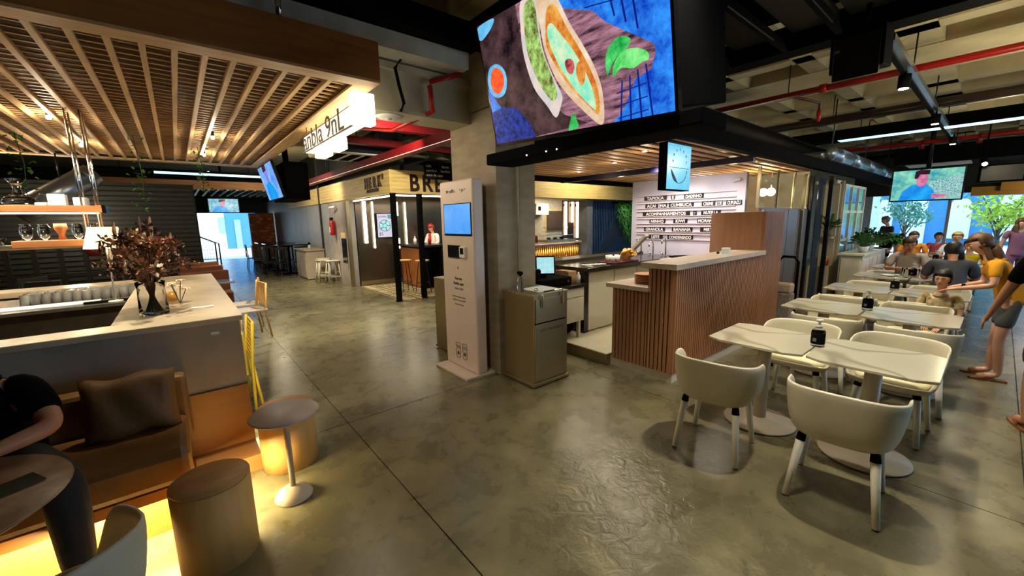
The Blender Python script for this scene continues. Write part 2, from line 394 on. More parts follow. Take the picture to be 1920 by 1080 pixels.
# big black box speaker
sp = thing('box_speaker', 'big black loudspeaker box hanging under the waffle ceiling', 'speaker', (4.4, .8, 3.0))
sm = Matrix.Translation((4.45, .89, 3.06)) @ Matrix.Rotation(math.radians(-8), 4, 'Y')
box('cabinet', M_black, -.13, .2, -.17, .17, -.15, .15, sp, .012, sm)
box('baffle', M_blackm, -.16, -.13, -.15, .14, -.21, .1, sp, .005, sm)
tube('bracket', M_black, [(4.5, .89, 3.2), (4.6, .89, 3.45)], .02, sp)
box('badge', mat('speaker_badge', hx(120, 120, 130), .3), -.163, -.16, .1, .13, .0, .02, sp, 0, sm)
# ================================================================== LARGE SCREEN
def tvplane(bl, W_, H_, u, v):
    u = Vector(u).normalized(); v = Vector(v).normalized(); return Vector(bl), u * W_, v * H_, u.cross(v)
def smooth(P_, k=5):
    n_ = len(P_); out = []
    for i in range(n_):
        a, b, c, d = [Vector(P_[(i + j) % n_]) for j in (-1, 0, 1, 2)]
        for q in range(k):
            t = q / k; out.append(tuple(.5 * ((2 * b) + (c - a) * t + (2 * a - 5 * b + 4 * c - d) * t * t + (3 * b - 3 * c + d - a) * t ** 3)))
    return out
def poly(name, pts, m, parent, pl, lift):
    if name not in ('picture_wire', 'picture_board', 'picture_dark', 'picture_cloth'): pts = [(min(1, max(0, x)), min(1, max(0, y))) for x, y in smooth(pts)]
    o, u, v, n = pl
    return MB().prism(pts, 0, .0015, (o - n * 0 + n * lift, u, v, n)).build(name, m, parent)
tv = thing('hanging_screen', 'very large hanging screen showing filled tapioca pancakes and lime slices', 'screen', (2.0, 1.84, 2.3))
pl = tvplane((2.0, 2.567, 2.339), 1.459, .807, (0, -.99915, -.0412), (-.1987, 0, .98005))
n = pl[3]
if n.x > 0: n = -n; pl = (pl[0], pl[1], pl[2], n)
MB().prism([(-.012, -.03), (1.012, -.03), (1.012, 1.02), (-.012, 1.02)], -.04, -.002, (pl[0], pl[1], pl[2], n)).build('bezel', M_blackgloss, tv)
scr = MB().prism([(0, 0), (1, 0), (1, 1), (0, 1)], -.002, 0, (pl[0], pl[1], pl[2], n)).build('display', screenmat('scr_bg', hx(12, 60, 190), hx(52, 150, 250), 9), tv)
def sub(name, pts, m, lift): return poly(name, pts, m, scr, pl, lift)
sub('picture_board', [(0, 1), (.33, 1), (.5, .86), (.697, .722), (.749, .627), (.936, .409), (.942, .364), (.92, .269), (.856, .241), (.797, .074), (.744, 0), (.285, .0), (.2, .16), (.082, .3), (0, .5)],
    screenmat('scr_wood', hx(46, 28, 38), hx(186, 130, 150), 5, stretch=(1, 1.0, 7)), .0005)
sub('picture_dark', [(0, 1), (.29, 1), (.3, .62), (.36, .33), (.5, .12), (.62, .03), (.28, .0), (.2, .1), (.08, .3), (0, .5)], screenmat('scr_dark', hx(18, 10, 20), hx(88, 62, 64), 7), .001)
sub('picture_cloth', [(0, .28), (.1, .3), (.2, .26), (.28, .1), (.3, 0), (0, 0)], screenmat('scr_navy', hx(6, 14, 60), hx(36, 66, 170), 30), .0013)
t1 = [(.328, 1), (.303, .804), (.3, .618), (.334, .38), (.4, .22), (.446, .116), (.485, .199), (.496, .27), (.46, .41), (.42, .615), (.418, .817), (.431, 1)]
sub('picture_pancake', t1, screenmat('scr_cream', hx(190, 190, 200), hx(236, 214, 196), 6), .002)
sub('picture_filling', [(.343, .95), (.324, .73), (.332, .588), (.371, .402), (.416, .279), (.446, .24), (.471, .281), (.458, .387), (.429, .537), (.41, .681), (.405, .95)], screenmat('scr_fill', hx(90, 72, 30), hx(176, 226, 120), 22), .003)
sub('picture_pancake', [(.421, 1), (.425, .731), (.434, .595), (.471, .406), (.531, .255), (.617, .097), (.685, .0), (.706, .064), (.706, .236), (.68, .394), (.636, .55), (.583, .712), (.545, .86), (.5, 1)], screenmat('scr_cream2', hx(214, 170, 130), hx(240, 226, 200), 5), .0035)
sub('picture_crust', [(.474, .86), (.454, .749), (.447, .623), (.486, .471), (.553, .294), (.63, .153), (.68, .073), (.69, .21), (.664, .37), (.62, .528), (.565, .70), (.52, .86)], screenmat('scr_crust', hx(196, 90, 10), hx(246, 190, 90), 9), .0045)
sub('picture_filling', [(.49, .76), (.462, .732), (.468, .623), (.506, .461), (.572, .285), (.639, .149), (.669, .113), (.665, .229), (.635, .379), (.59, .527), (.535, .66)], screenmat('scr_egg', hx(110, 226, 190), hx(226, 236, 190), 14), .0055)
sub('picture_crust', [(.59, .37), (.6, .44), (.63, .44), (.635, .34), (.61, .29)], screenmat('scr_crust', (0, 0, 0), (0, 0, 0)), .0062)
sub('picture_tomato', [(.538, .48), (.558, .492), (.58, .469), (.584, .421), (.565, .384), (.543, .418)], screenmat('scr_red', hx(120, 20, 30), hx(226, 110, 110), 30), .0065)
l1 = [(.738, .304), (.734, .387), (.749, .463), (.783, .506), (.82, .508), (.848, .476), (.833, .436), (.786, .401), (.752, .346)]
l2 = [(.762, .292), (.773, .367), (.81, .419), (.861, .42), (.909, .378), (.914, .331), (.887, .326), (.85, .305), (.806, .328), (.782, .309)]
sub('picture_lime', l1, screenmat('scr_lime', hx(20, 150, 60), hx(90, 230, 120), 12), .002)
sub('picture_lime', l2, screenmat('scr_lime2', hx(30, 190, 70), hx(140, 240, 140), 12), .003)
sub('picture_bowl', [(.013, .553), (.042, .641), (.102, .653), (.149, .588), (.156, .488), (.124, .402), (.065, .39), (.02, .446)], screenmat('scr_bowl', hx(60, 160, 220), hx(120, 200, 240), 6), .002)
sub('picture_sauce', [(.035, .543), (.061, .618), (.098, .625), (.133, .575), (.136, .497), (.106, .431), (.069, .422), (.039, .468)], screenmat('scr_sauce', hx(240, 60, 20), hx(250, 110, 50), 30), .003)
sub('picture_bowl', [(0, .985), (.129, .993), (.107, .935), (.027, .881), (0, .9)], screenmat('scr_bowl', (0, 0, 0), (0, 0, 0)), .002)
sub('picture_herb', [(.511, .0), (.527, .068), (.551, .122), (.562, .068), (.569, .015), (.533, .002)], screenmat('scr_lime', (0, 0, 0), (0, 0, 0)), .004)
Mw = screenmat('scr_wire', hx(8, 26, 110), hx(10, 36, 140), 5)
def wire(a, b, w=.0035):
    a = Vector(a); b = Vector(b); d = (b - a); p = Vector((-d.y, d.x)).normalized() * w
    sub('picture_wire', [tuple(a + p), tuple(b + p), tuple(b - p), tuple(a - p)], Mw, .0008)
for k in range(3): wire((.79 + k * .045, .64 - k * .06), (.75 + k * .05, 1.0))
for k in range(5): wire((.66 + k * .02, .76 + k * .05), (.92, .70 + k * .06))
for k in range(4): wire((.78 + k * .045, 0), (.80 + k * .034, .25 + k * .02))
for k in range(3): wire((.77, .02 + k * .08), (.90, .04 + k * .08))
for k in range(4): wire((.0, .28 - k * .08), (.28 - k * .0, .26 - k * .08), .003)
# housing behind and the mounting bar below it
MB().prism([(-.01, .02), (.99, .02), (.99, 1.02), (-.01, 1.02)], -.62, -.04, (pl[0], pl[1], pl[2], n)).build('housing', M_black, tv, bevel=.01)
mo = thing('screen_mount', 'black bar bracket with tiny lights right below the large screen', 'bracket', (2.25, 1.8, 2.2))
box('bar', M_black, 2.02, 2.3, .98, 2.75, 2.20, 2.285, mo, .01)
for y in (2.25, 2.05, 1.95): MB().ball((2.018, y, 2.215), .004, 8, 6).build('indicator', M_bulb, mo)
for y in (1.3, 2.3): tube('pole', M_black, [(2.35, y, 2.3), (2.35, y, 4.15)], .035, mo)
# ================================================================== SLATTED OAK CANOPY
ca = thing('slatted_canopy', 'large oak canopy of lattice slats above the bar counter', 'canopy', (-1.5, 6.5, 2.9))
box('front_fascia', M_oakdark, -5, 1.44, 3.4, 3.43, 2.905, 3.2, ca)
box('side_fascia', mat('oak_fascia_side', hx(190, 140, 84), .55, var=.2, scale=3.5, stretch=(4, .5, 6)), 1.41, 1.44, 3.43, 9.65, 2.905, 3.2, ca)
box('front_board', M_oakx, -5, 1.44, 3.4, 3.57, 2.885, 2.905, ca)
box('side_board', M_oak, 1.27, 1.44, 3.57, 9.5, 2.885, 2.905, ca)
box('back_board', M_oakx, -5, 1.44, 9.5, 9.7, 2.885, 2.905, ca)
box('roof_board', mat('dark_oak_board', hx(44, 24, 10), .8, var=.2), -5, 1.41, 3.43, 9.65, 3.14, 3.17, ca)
for k in range(38):
    x = 1.1 - .1615 * k; box('joist', M_oak, x - .017, x + .017, 3.57, 9.5, 2.89, 2.93, ca)
k = 0; y = 3.62
while y < 9.5:
    box('slat', M_oakx, -5, 1.27, y, y + .02, 2.93, 2.942, ca); y += .118
for y in (3.48, 6.5, 9.2):
    tube('hanger', M_chrome, [(.75 if y < 4 else 1.0, y, 3.17), (.75 if y < 4 else 1.0, y, 3.45 if y < 4 else 4.3)], .02, ca)
def downlight(x, y, label, e=14):
    t = thing('canopy_bulb', label, 'light', (x, y, 2.88))
    MB().ball((x, y, 2.865), .022, 10, 8).build('bulb', M_bulb, t, True)
    tube('socket', M_blackm, [(x, y, 2.885), (x, y, 2.95)], .018, t)
    if e: light('POINT', (x, y, 2.78), e, WARM, .03)
downlight(-.86, 6.28, 'small glowing bulb in the oak canopy above the glass rack', 14)
downlight(-.86, 8.1, 'small glowing bulb in the canopy near the hanging shelf rods', 14)
downlight(.5, 6.56, 'small glowing bulb in the canopy over the far counter arm', 12)
downlight(.48, 8.19, 'small glowing bulb in the canopy closest to its back board', 12)
for (x, y) in ((.9, 4.4), (.9, 7.2), (-1.2, 4.6), (-3.2, 5.5), (-.4, 8.6)): light('POINT', (x, y, 2.5), 2.6, NEU, .15)
# lit script sign hung from the canopy's edge
sg = thing('lit_sign', 'glowing cream letter sign hanging at the corner of the oak canopy', 'sign', (1.38, 4.6, 2.7))
M_sign = mat('sign_glow', (1, .9, .7), emit=(1, .88, .62), estr=3.2)
box('light_box', M_sign, 1.34, 1.44, 3.78, 5.6, 2.62, 2.80, sg, .008)
box('end_letter', M_sign, 1.28, 1.47, 3.62, 3.74, 2.60, 2.86, sg, .01)
box('lower_letter', M_sign, 1.33, 1.45, 4.35, 4.62, 2.50, 2.62, sg, .01)
box('lower_letter', M_sign, 1.33, 1.45, 4.85, 5.15, 2.50, 2.62, sg, .01)
text('lettering', 'anbla 9nL', .3, mat('sign_outline', hx(96, 84, 60), .5), sg, (1.335, 5.62, 2.64), (0, -1, 0), (0, 0, 1), .004, sx=1.35)
box('frame', mat('sign_outline', (0, 0, 0)), 1.325, 1.335, 3.78, 5.62, 2.615, 2.63, sg)
for y in (3.8, 5.4): tube('wire', mat('sign_outline', (0, 0, 0)), [(1.33, y, 2.8), (1.33, y, 2.9)], .006, sg, 6)
light('POINT', (1.55, 4.6, 2.7), 10, (1, .85, .6), .15)
# ================================================================== COUNTER KIOSK (tapioca stand)
pf = struct(box('platform', mat('terrazzo_floor', hx(214, 206, 180), .35, var=.05), 3.84, 7.0, 2.86, 4.75, 0.0, .13), 'raised pale terrazzo platform inside the food stand', 'platform')
box('edge_strip', M_steel, 3.81, 3.84, 2.86, 4.75, 0, .135, pf)
box('corner_block', M_steel, 3.81, 3.9, 2.84, 2.86, 0, .14, pf)
box('inner_floor', mat('terrazzo_floor', (0, 0, 0)), 4.36, 6.2, 2.5, 2.86, 0, .13, pf)
# slatted counter
ct = thing('slatted_counter', 'walnut slatted service counter with pale stone ledge on the dining side', 'counter', (5.0, 2.3, 0))
Mpl = mat('terrazzo_plinth', hx(206, 198, 188), .4, var=.08, scale=30)
box('plinth', Mpl, 3.88, 6.9, 2.05, 2.84, 0, .12, ct)
box('backing', M_slatback, 3.9, 4.36, 2.08, 2.84, .1, .96, ct)
box('backing', M_slatback, 3.9, 6.9, 2.08, 2.36, .1, 1.22, ct)
box('end_wall', M_slatback, 3.9, 4.36, 2.08, 2.33, .9, 1.22, ct)
y = 2.34
while y < 2.82: box('slat', M_slat, 3.86, 3.9, y, y + .036, .1, .965, ct, .003); y += .048
y = 2.07
while y < 2.33: box('slat', M_slat, 3.86, 3.9, y, y + .036, .1, 1.22, ct, .003); y += .05
x = 3.87
while x < 6.2: box('slat', M_slat, x, x + .028, 2.04, 2.08, .1, 1.22, ct, .002); x += .044
while x < 6.92: box('slat', M_slat, x, x + .028, 2.04, 2.08, .1, 1.81, ct, .002); x += .044
box('ledge', M_stone, 3.8, 6.2, 2.01, 2.42, 1.225, 1.285, ct, .005)
box('low_top', M_stone, 3.8, 4.4, 2.33, 2.87, .965, 1.015, ct, .005)
box('tall_cabinet', M_panelwood, 6.2, 6.9, 2.08, 2.78, .1, 1.81, ct, .004)
# ceramic plates stack on the low top
for k in range(6):
    t = lathe('plate', mat('terracotta_plate', hx(214, 146, 106), .5), [(.02, 0), (.1, .002), (.135, .016), (.13, .019), (.095, .008), (.0, .007)], (4.1, 2.53, 1.016 + k * .0175))
    tag(t, 'terracotta plate in the stack on the low stone counter top, at level %s' % ['bottom', 'second', 'third', 'fourth', 'fifth', 'top'][k], 'plate', 'plates stacked on the low counter top')
    if k == 0: pass
# small paper holder on the ledge
ph = thing('card_holder', 'small white card holder standing on the stone ledge', 'holder', (5.2, 2.15, 1.285))
box('cup', M_paper, 5.19, 5.27, 2.1, 2.18, 1.286, 1.37, ph, .006)
MB().ball((5.15, 2.2, 1.31), .018, 10, 8).build('ball', M_text, ph, True)
box('tray', M_paper, 5.1, 5.3, 2.08, 2.24, 1.2855, 1.29, ph)
# black topped work counter with white fronts along the back
wc = thing('work_counter', 'long black topped work counter with white fronts inside the stand', 'counter', (5.7, 3.9, .13))
M_blk = mat('black_granite', hx(34, 32, 30), .2, var=.3, scale=30)
Mwf = mat('white_front', hx(218, 214, 196), .4, var=.03)
box('worktop', M_blk, 4.3, 6.9, 3.55, 4.35, 1.03, 1.08, wc, .004)
box('carcass', Mwf, 4.42, 6.9, 3.68, 4.3, .13, 1.03, wc)
for k in range(4): box('door', Mwf, 4.44 + k * .6, 5.02 + k * .6, 3.65, 3.68, .15, 1.0, wc, .003)
box('end_panel', M_blk, 4.33, 4.41, 3.64, 4.3, .13, 1.03, wc)
box('step', mat('dark_steel', hx(70, 66, 60), .3, .6), 4.3, 6.9, 4.35, 4.7, 1.08, 1.12, wc)
# cash desk
cdk = thing('cash_desk', 'low cash desk with white drawers and black top behind the steel bin', 'desk', (3.75, 3.8, .13))
box('top', M_blk, 3.3, 4.22, 3.5, 4.1, .85, .89, cdk, .003)
box('carcass', Mwf, 3.34, 4.2, 3.54, 4.06, .5, .85, cdk)
for k in range(2):
    box('drawer', Mwf, 3.36 + k * .42, 3.76 + k * .42, 3.52, 3.54, .72, .84, cdk, .003)
    box('door', Mwf, 3.36 + k * .42, 3.76 + k * .42, 3.52, 3.54, .38, .71, cdk, .003)
for x in (3.4, 4.14): box('leg', Mwf, x - .02, x + .02, 3.56, 3.6, .0 if x < 3.8 else .13, .5, cdk)
bgb = thing('bag', 'dark bag on the platform under the cash desk', 'bag', (4.12, 3.85, .13))
MB().ball((4.12, 3.85, .25), .13, 12, 8, (1, 1.3, .9)).build('sack', M_black, bgb, True)
# till: drawer, screen, printer
tl = thing('till_drawer', 'wide black till drawer lying on the cash desk', 'till', (3.7, 3.75, .89))
box('drawer_box', M_black, 3.42, 4.0, 3.58, 3.98, .892, 1.0, tl, .01)
box('lock', M_chrome, 3.9, 3.94, 3.57, 3.58, .93, .96, tl)
ms = thing('order_monitor', 'small tilted till monitor with a pale cyan display', 'monitor', (3.66, 3.75, 1.0))
mm = Matrix.Translation((3.66, 3.74, 1.16)) @ Matrix.Rotation(math.radians(-38), 4, 'Z') @ Matrix.Rotation(math.radians(-12), 4, 'X')
box('case', M_black, -.13, .13, 0, .025, -.12, .13, ms, .006, mm)
box('display', screenmat('scr_till', hx(150, 216, 224), hx(190, 236, 240), 20, .95), -.112, .112, -.003, 0, -.1, .11, ms, 0, mm)
box('stand', M_black, 3.62, 3.7, 3.75, 3.83, 1.001, 1.08, ms, .01)
pr_ = thing('receipt_printer', 'small black receipt printer beside the till monitor', 'printer', (3.48, 3.8, 1.0))
box('body', M_black, 3.43, 3.55, 3.7, 3.85, 1.001, 1.12, pr_, .015)
box('lid', M_blackm, 3.44, 3.54, 3.71, 3.84, 1.12, 1.13, pr_, .004)
bx_ = thing('napkin_box', 'brown cardboard box beside the till monitor', 'box', (3.92, 3.8, .89))
box('carton', mat('kraft_card', hx(168, 132, 92), .7), 4.02, 4.18, 3.66, 3.92, .891, 1.05, bx_)
box('flap', mat('kraft_card', (0, 0, 0)), 4.0, 4.03, 3.66, 3.92, 1.04, 1.06, bx_)
bt_ = lathe('white_bottle', M_paper, [(.0, 0), (.03, 0), (.03, .1), (.012, .13), (.012, .15), (.0, .15)], (4.15, 3.6, .891))
tag(bt_, 'small white plastic bottle on the corner of the cash desk', 'bottle')
# things on the black work counter
tt = thing('serving_tray', 'dark red tray of wrapped food on the black work counter', 'tray', (5.3, 3.75, 1.08))
box('tray_base', mat('dark_red_tray', hx(86, 26, 28), .4), 4.95, 5.6, 3.6, 3.9, 1.081, 1.105, tt, .008)
for k, (x, y_) in enumerate(((5.02, 3.68), (5.1, 3.66), (5.18, 3.7), (5.06, 3.8), (5.15, 3.82), (5.26, 3.78))):
    c = lathe('cup', M_paper, [(.0, 0), (.03, 0), (.036, .09), (.03, .09), (.0, .02)], (x, y_, 1.106), n=14)
    tag(c, 'white paper cup on the dark red tray, %s' % ['front corner', 'front middle', 'front end', 'back corner', 'back middle', 'back end'][k], 'cup', 'paper cups on the red tray')
pk = thing('snack_packets', 'golden yellow crumpled snack packets beside the red tray', 'packets', (5.45, 3.78, 1.1))
rr = random.Random(5)
for k in range(13):
    m = Matrix.Translation((5.42 + rr.uniform(-.1, .16), 3.74 + rr.uniform(-.08, .08), 1.14 + rr.uniform(0, .12))) @ Matrix.Rotation(rr.uniform(-1, 1), 4, 'X') @ Matrix.Rotation(rr.uniform(-1, 1), 4, 'Z')
    MB().ball((0, 0, 0), .07, 8, 5, (1.2, .7, .3), m.to_3x3().to_4x4()).build('packet', mat('gold_wrap', hx(230, 176, 84), .4), pk, world=False).location = m.translation - wl(pk)
lad = thing('steel_scoop', 'long grey steel chute leaning up from the work counter', 'chute', (5.7, 3.9, 1.1))
MB().box(-.05, .05, -.02, .02, 0, .5, Matrix.Translation((5.62, 3.85, 1.14)) @ Matrix.Rotation(math.radians(46), 4, 'X')).build('arm', mat('grey_plastic', hx(168, 160, 152), .4), lad)
tube('foot', M_steel, [(5.62, 3.85, 1.09), (5.62, 3.85, 1.16)], .03, lad)
kf = thing('utensils', 'white paper sheets and utensils lying on the black counter', 'utensils', (4.7, 3.8, 1.08))
for k in range(6):
    box('sheet', M_paper, 4.5 + k * .07, 4.56 + k * .07, 3.66 + (k * 37 % 20) * .01, 3.76 + (k * 37 % 20) * .01, 1.081, 1.085, kf, 0, None)
# taps and sink at the letter board wall
for k, (yy, hh) in enumerate(((4.3, .28), (4.05, .24), (3.8, .34))):
    t = thing('tap', 'curved chrome tap below the letter board, %s' % ['beside the green plants', 'in the middle', 'beside the oak cabinet'][k], 'tap', (6.75, yy, 1.08), group='taps at the letter board')
    pts = [(6.75, yy, 1.09), (6.75, yy, 1.09 + hh * .7)] + [(6.75 - .07 + .07 * math.cos(a), yy, 1.09 + hh * .7 + .08 * math.sin(a)) for a in (.5, 1.0, 1.6, 2.2, 2.8)] + [(6.61, yy, 1.09 + hh * .6)]
    tube('spout', M_chrome, pts, .012, t)
    tube('valve', M_chrome, [(6.72, yy + .03, 1.1), (6.72, yy + .09, 1.14)], .012, t)
bl_ = thing('black_pan', 'flat black pan on the counter behind the stone ledge', 'pan', (5.9, 3.0, 1.1))
lathe('dish', M_black, [(.0, 0), (.16, 0), (.2, .05), (.19, .05), (.15, .01), (.0, .01)], (6.3, 3.2, 1.081), bl_)
tube('handle', M_black, [(6.1, 3.2, 1.12), (5.9, 3.25, 1.15)], .015, bl_)
bc = thing('back_cabinet', 'white sink cabinet below the letter board', 'cabinet', (6.6, 3.2, .13))
box('body', Mwf, 6.15, 6.9, 2.8, 3.54, .13, 1.03, bc)
box('top', M_stone, 6.12, 6.9, 2.8, 3.54, 1.03, 1.08, bc)
# letter board wall
lb = struct(box('wall_board', mat('pale_lilac_board', hx(196, 190, 206), .35, var=.03), 6.98, 7.06, 2.62, 4.68, 1.0, 2.44))
struct(box('wall_board_lower', mat('white_wall_tile', hx(224, 222, 214), .25, var=.03), 6.98, 7.06, 2.62, 4.68, 0, 1.0))
M_tile = mat('letter_tile_black', hx(22, 20, 24), .3)
M_let = mat('letter_white', hx(226, 224, 230), .4, var=.02)
rows = [(2.115, [('TAPIOCA', 4.41, 3.95), ('E', 3.86, 3.79), ('DADINHO', 3.62, 3.28)]),
        (1.975, [('ACAI', 4.38, 4.12), ('NA', 4.08, 3.94), ('CUMBUCA', 3.9, 3.44), ('CREME', 3.3, 3.08), ('DE', 3.04, 2.96), ('CUPUACU', 2.9, 2.66)]),
        (1.825, [('ACOMPANHAMENTOS', 4.43, 3.5), (':', 3.44, 3.38), ('NUTELLA', 3.3, 2.98)]),
        (1.69, [('NINHO', 4.28, 3.96), ('KIWI', 3.8, 3.54), ('MORANGO', 3.36, 2.98)]),
        (1.54, [('GRANOLA', 4.39, 3.96), ('BANANA', 3.82, 3.44), ('MIRTILO', 3.3, 2.94)]),
        (1.40, [('LEITE', 4.29, 4.0), ('CONDENSADO', 3.9, 3.42)])]
YA = lambda y: 2.63 + (y - 2.6) * 1.0
for z, ws in rows:
    box('rail', M_white, 6.955, 6.98, 2.75, 4.56, z + .042, z + .05, lb); box('rail', M_white, 6.955, 6.98, 2.75, 4.56, z - .05, z - .042, lb)
    for w, ya, yb in ws:
        box('letter_tile', M_tile, 6.966, 6.978, yb, ya, z - .038, z + .038, lb)
        t = text('lettering', w, .075, M_let, lb, (6.965, (ya + yb) / 2, z - .027), (0, -1, 0), (0, 0, 1), .0005, 'CENTER', sx=(ya - yb) * .92 / max(.03, .056 * len(w)), bold=.002)
wcam = thing('wall_camera', 'small white dome camera at the top corner of the letter board', 'camera', (6.95, 2.72, 2.33))
MB().ball((6.95, 2.72, 2.33), .03, 10, 8).build('dome', M_paper, wcam, True); tube('arm', M_paper, [(6.97, 2.72, 2.33), (6.93, 2.8, 2.3)], .015, wcam)
# black frame of the stand's roof
kr = thing('stand_roof', 'black framed slatted roof over the tapioca stand', 'roof', (5.4, 3.6, 2.5))
box('beam', M_black, 3.72, 3.82, 2.05, 5.5, 2.5, 2.64, kr, .005)
box('beam', M_black, 3.72, 19, 2.0, 2.1, 2.5, 2.66, kr, .005)
box('beam', M_black, 3.82, 9.0, 5.45, 5.55, 2.46, 2.6, kr, .005)
box('beam', M_black, 3.82, 9.0, 5.2, 5.25, 2.44, 2.5, kr)
box('cross_beam', mat('purple_black', hx(24, 18, 50), .4), 5.75, 5.83, 2.1, 5.45, 2.44, 2.52, kr)
box('ceiling_board', M_black, 3.82, 9.0, 2.1, 5.45, 2.86, 2.88, kr)
y = 2.16; Mks = mat('roof_slat_oak', hx(214, 164, 110), .5, var=.15, scale=4, stretch=(.6, 8, 6))
while y < 5.4: box('slat', Mks, 3.83, 9.0, y, y + .095, 2.54, 2.555, kr); y += .185
for (x, y, e) in ((4.4, 2.8, 8), (4.9, 3.6, 10), (5.3, 4.6, 8), (6.4, 2.6, 9), (6.5, 3.5, 10), (6.2, 4.4, 8)):
    t = thing('roof_spot', 'small warm recessed spot in the slatted stand roof %s' % {4.4: 'over the counter front', 4.9: 'over the work counter', 5.3: 'toward the blue wall', 6.4: 'above the oak cabinet', 6.5: 'above the letter board middle', 6.2: 'above the green plants'}[x], 'light', (x, y, 2.53))
    tube('ring', M_black, [(x, y, 2.535), (x, y, 2.55)], .04, t); tube('lens', M_bulb, [(x, y, 2.532), (x, y, 2.536)], .028, t)
    light('SPOT', (x, y, 2.5), e * 5, NEU, .05, (x, y, 0), 150, .8)
    light('POINT', (x, y, 2.38), 2.2, WARM, .05)
# lit box sign with the smile drawing
ls = thing('smile_sign', 'small glowing pale blue sign with a smiling curve under the black beam', 'sign', (4.1, 2.2, 2.25))
box('case', M_black, 3.85, 4.34, 2.2, 2.29, 2.03, 2.5, ls, .004)
box('display', screenmat('scr_smile', hx(96, 196, 232), hx(120, 212, 242), 3, .95), 3.86, 4.33, 2.196, 2.2, 2.04, 2.49, ls)
Mi = mat('ink_navy', hx(14, 30, 50), .5)
box('line', Mi, 3.9, 4.29, 2.193, 2.196, 2.255, 2.259, ls)
pts = [(3.94 + .155 + .155 * math.cos(a), 2.194, 2.235 + .13 * math.sin(a)) for a in [PI + k * PI / 14 for k in range(15)]]
tube('smile_line', Mi, [(p[0] * 1.0 + (0), p[1], p[2]) for p in pts], [.003] * 15, ls, 6)
MB().prism([(3.94, 2.235), (3.955, 2.22), (4.03, 2.15), (4.07, 2.105), (4.0, 2.125), (3.96, 2.17)], 0, .003, ((0, 2.196, 0), (1, 0, 0), (0, 0, 1), (0, -1, 0))).build('smile_fill', Mi, ls)
for k in range(7):
    a = PI * (k + .0) / 6; s = text('lettering', 'ARVERDE'[k], .035, Mi, ls, (4.1 - .14 * math.cos(a) - .01, 2.195, 2.31 + .12 * math.sin(a)), (1, 0, 0), (0, 0, 1))
light('SPOT', (5.6, 3.4, 2.45), 60, (.86, .86, 1), .05, (7, 3.5, 1.6), 100, .7)  # fill added to brighten the letter board
# ================================================================== PAYMENT KIOSK
ko = thing('order_kiosk', 'tall white self-order kiosk with a small blue display', 'kiosk', (2.5, 3.9, 0))
box('base_plate', M_white, 2.27, 2.67, 3.56, 4.25, 0, .03, ko, .006)
box('body', M_white, 2.43, 2.57, 3.57, 4.25, .03, 2.2, ko, .02)
box('bezel', M_blackgloss, 2.424, 2.431, 3.6, 4.17, 1.59, 1.95, ko, .004)
box('display', screenmat('scr_kiosk', hx(60, 146, 236), hx(84, 166, 244), 2.5, 1.0), 2.4225, 2.4245, 3.615, 4.155, 1.615, 1.94, ko)
box('scanner', M_blackgloss, 2.415, 2.431, 3.84, 4.1, 1.34, 1.485, ko, .004)
box('card_reader', M_paper, 2.40, 2.431, 3.72, 3.83, 1.35, 1.475, ko, .008)
box('reader_screen', M_blackgloss, 2.398, 2.4, 3.74, 3.81, 1.39, 1.46, ko)
def kt(s, size, y, z, sx=1, al='LEFT', b=0): text('lettering', s, size, M_text, ko, (2.4285, y, z), (0, -1, 0), (0, 0, 1), .0005, al, sx, b)
kt('the coffee.', .05, 4.1, 2.07, .9, b=.0015); kt('+ go >', .05, 3.82, 2.075, .9)
kt('^', .06, 3.91, 1.2, 1, 'CENTER', .002); kt('Faça seu', .045, 3.91, 1.09, 1, 'CENTER', .001); kt('Pedido aqui', .045, 3.91, 1.03, 1, 'CENTER', .001)
kt('rápido e fácil', .035, 3.91, .975, 1, 'CENTER')
for i, z in enumerate((.88, .84, .79)): kt('toque na tela para escolher o'[: (28, 26, 18)[i]], .026, 3.91, z, 1, 'CENTER')
for y, z in ((3.97, .16), (3.83, .17)):
    fr = ((2.428, y, z), (0, -1, 0), (0, 0, 1), (-1, 0, 0))
    out = [(-.045, .15), (-.04, 0), (-.03, -.02), (.03, -.02), (.04, 0), (.045, .15), (.04, .165), (-.04, .165)]
    for k in range(8):
        a = Vector((out[k][0], out[k][1])); b = Vector((out[(k + 1) % 8][0], out[(k + 1) % 8][1])); o_ = Vector(fr[0])
        tube('cup_outline', M_text, [o_ + Vector((0, -a.x, a.y)), o_ + Vector((0, -b.x, b.y))], .0025, ko, 4)
    MB().prism([(-.015, .02), (.015, .02), (.018, .045), (0, .065), (-.018, .045)], 0, .002, fr).build('cup_heart', M_text, ko)
    for zz in (.115, .1, .13): tube('cup_line', M_text, [(2.427, y + .03, z + zz), (2.427, y - .03, z + zz)], .0025, ko, 4)
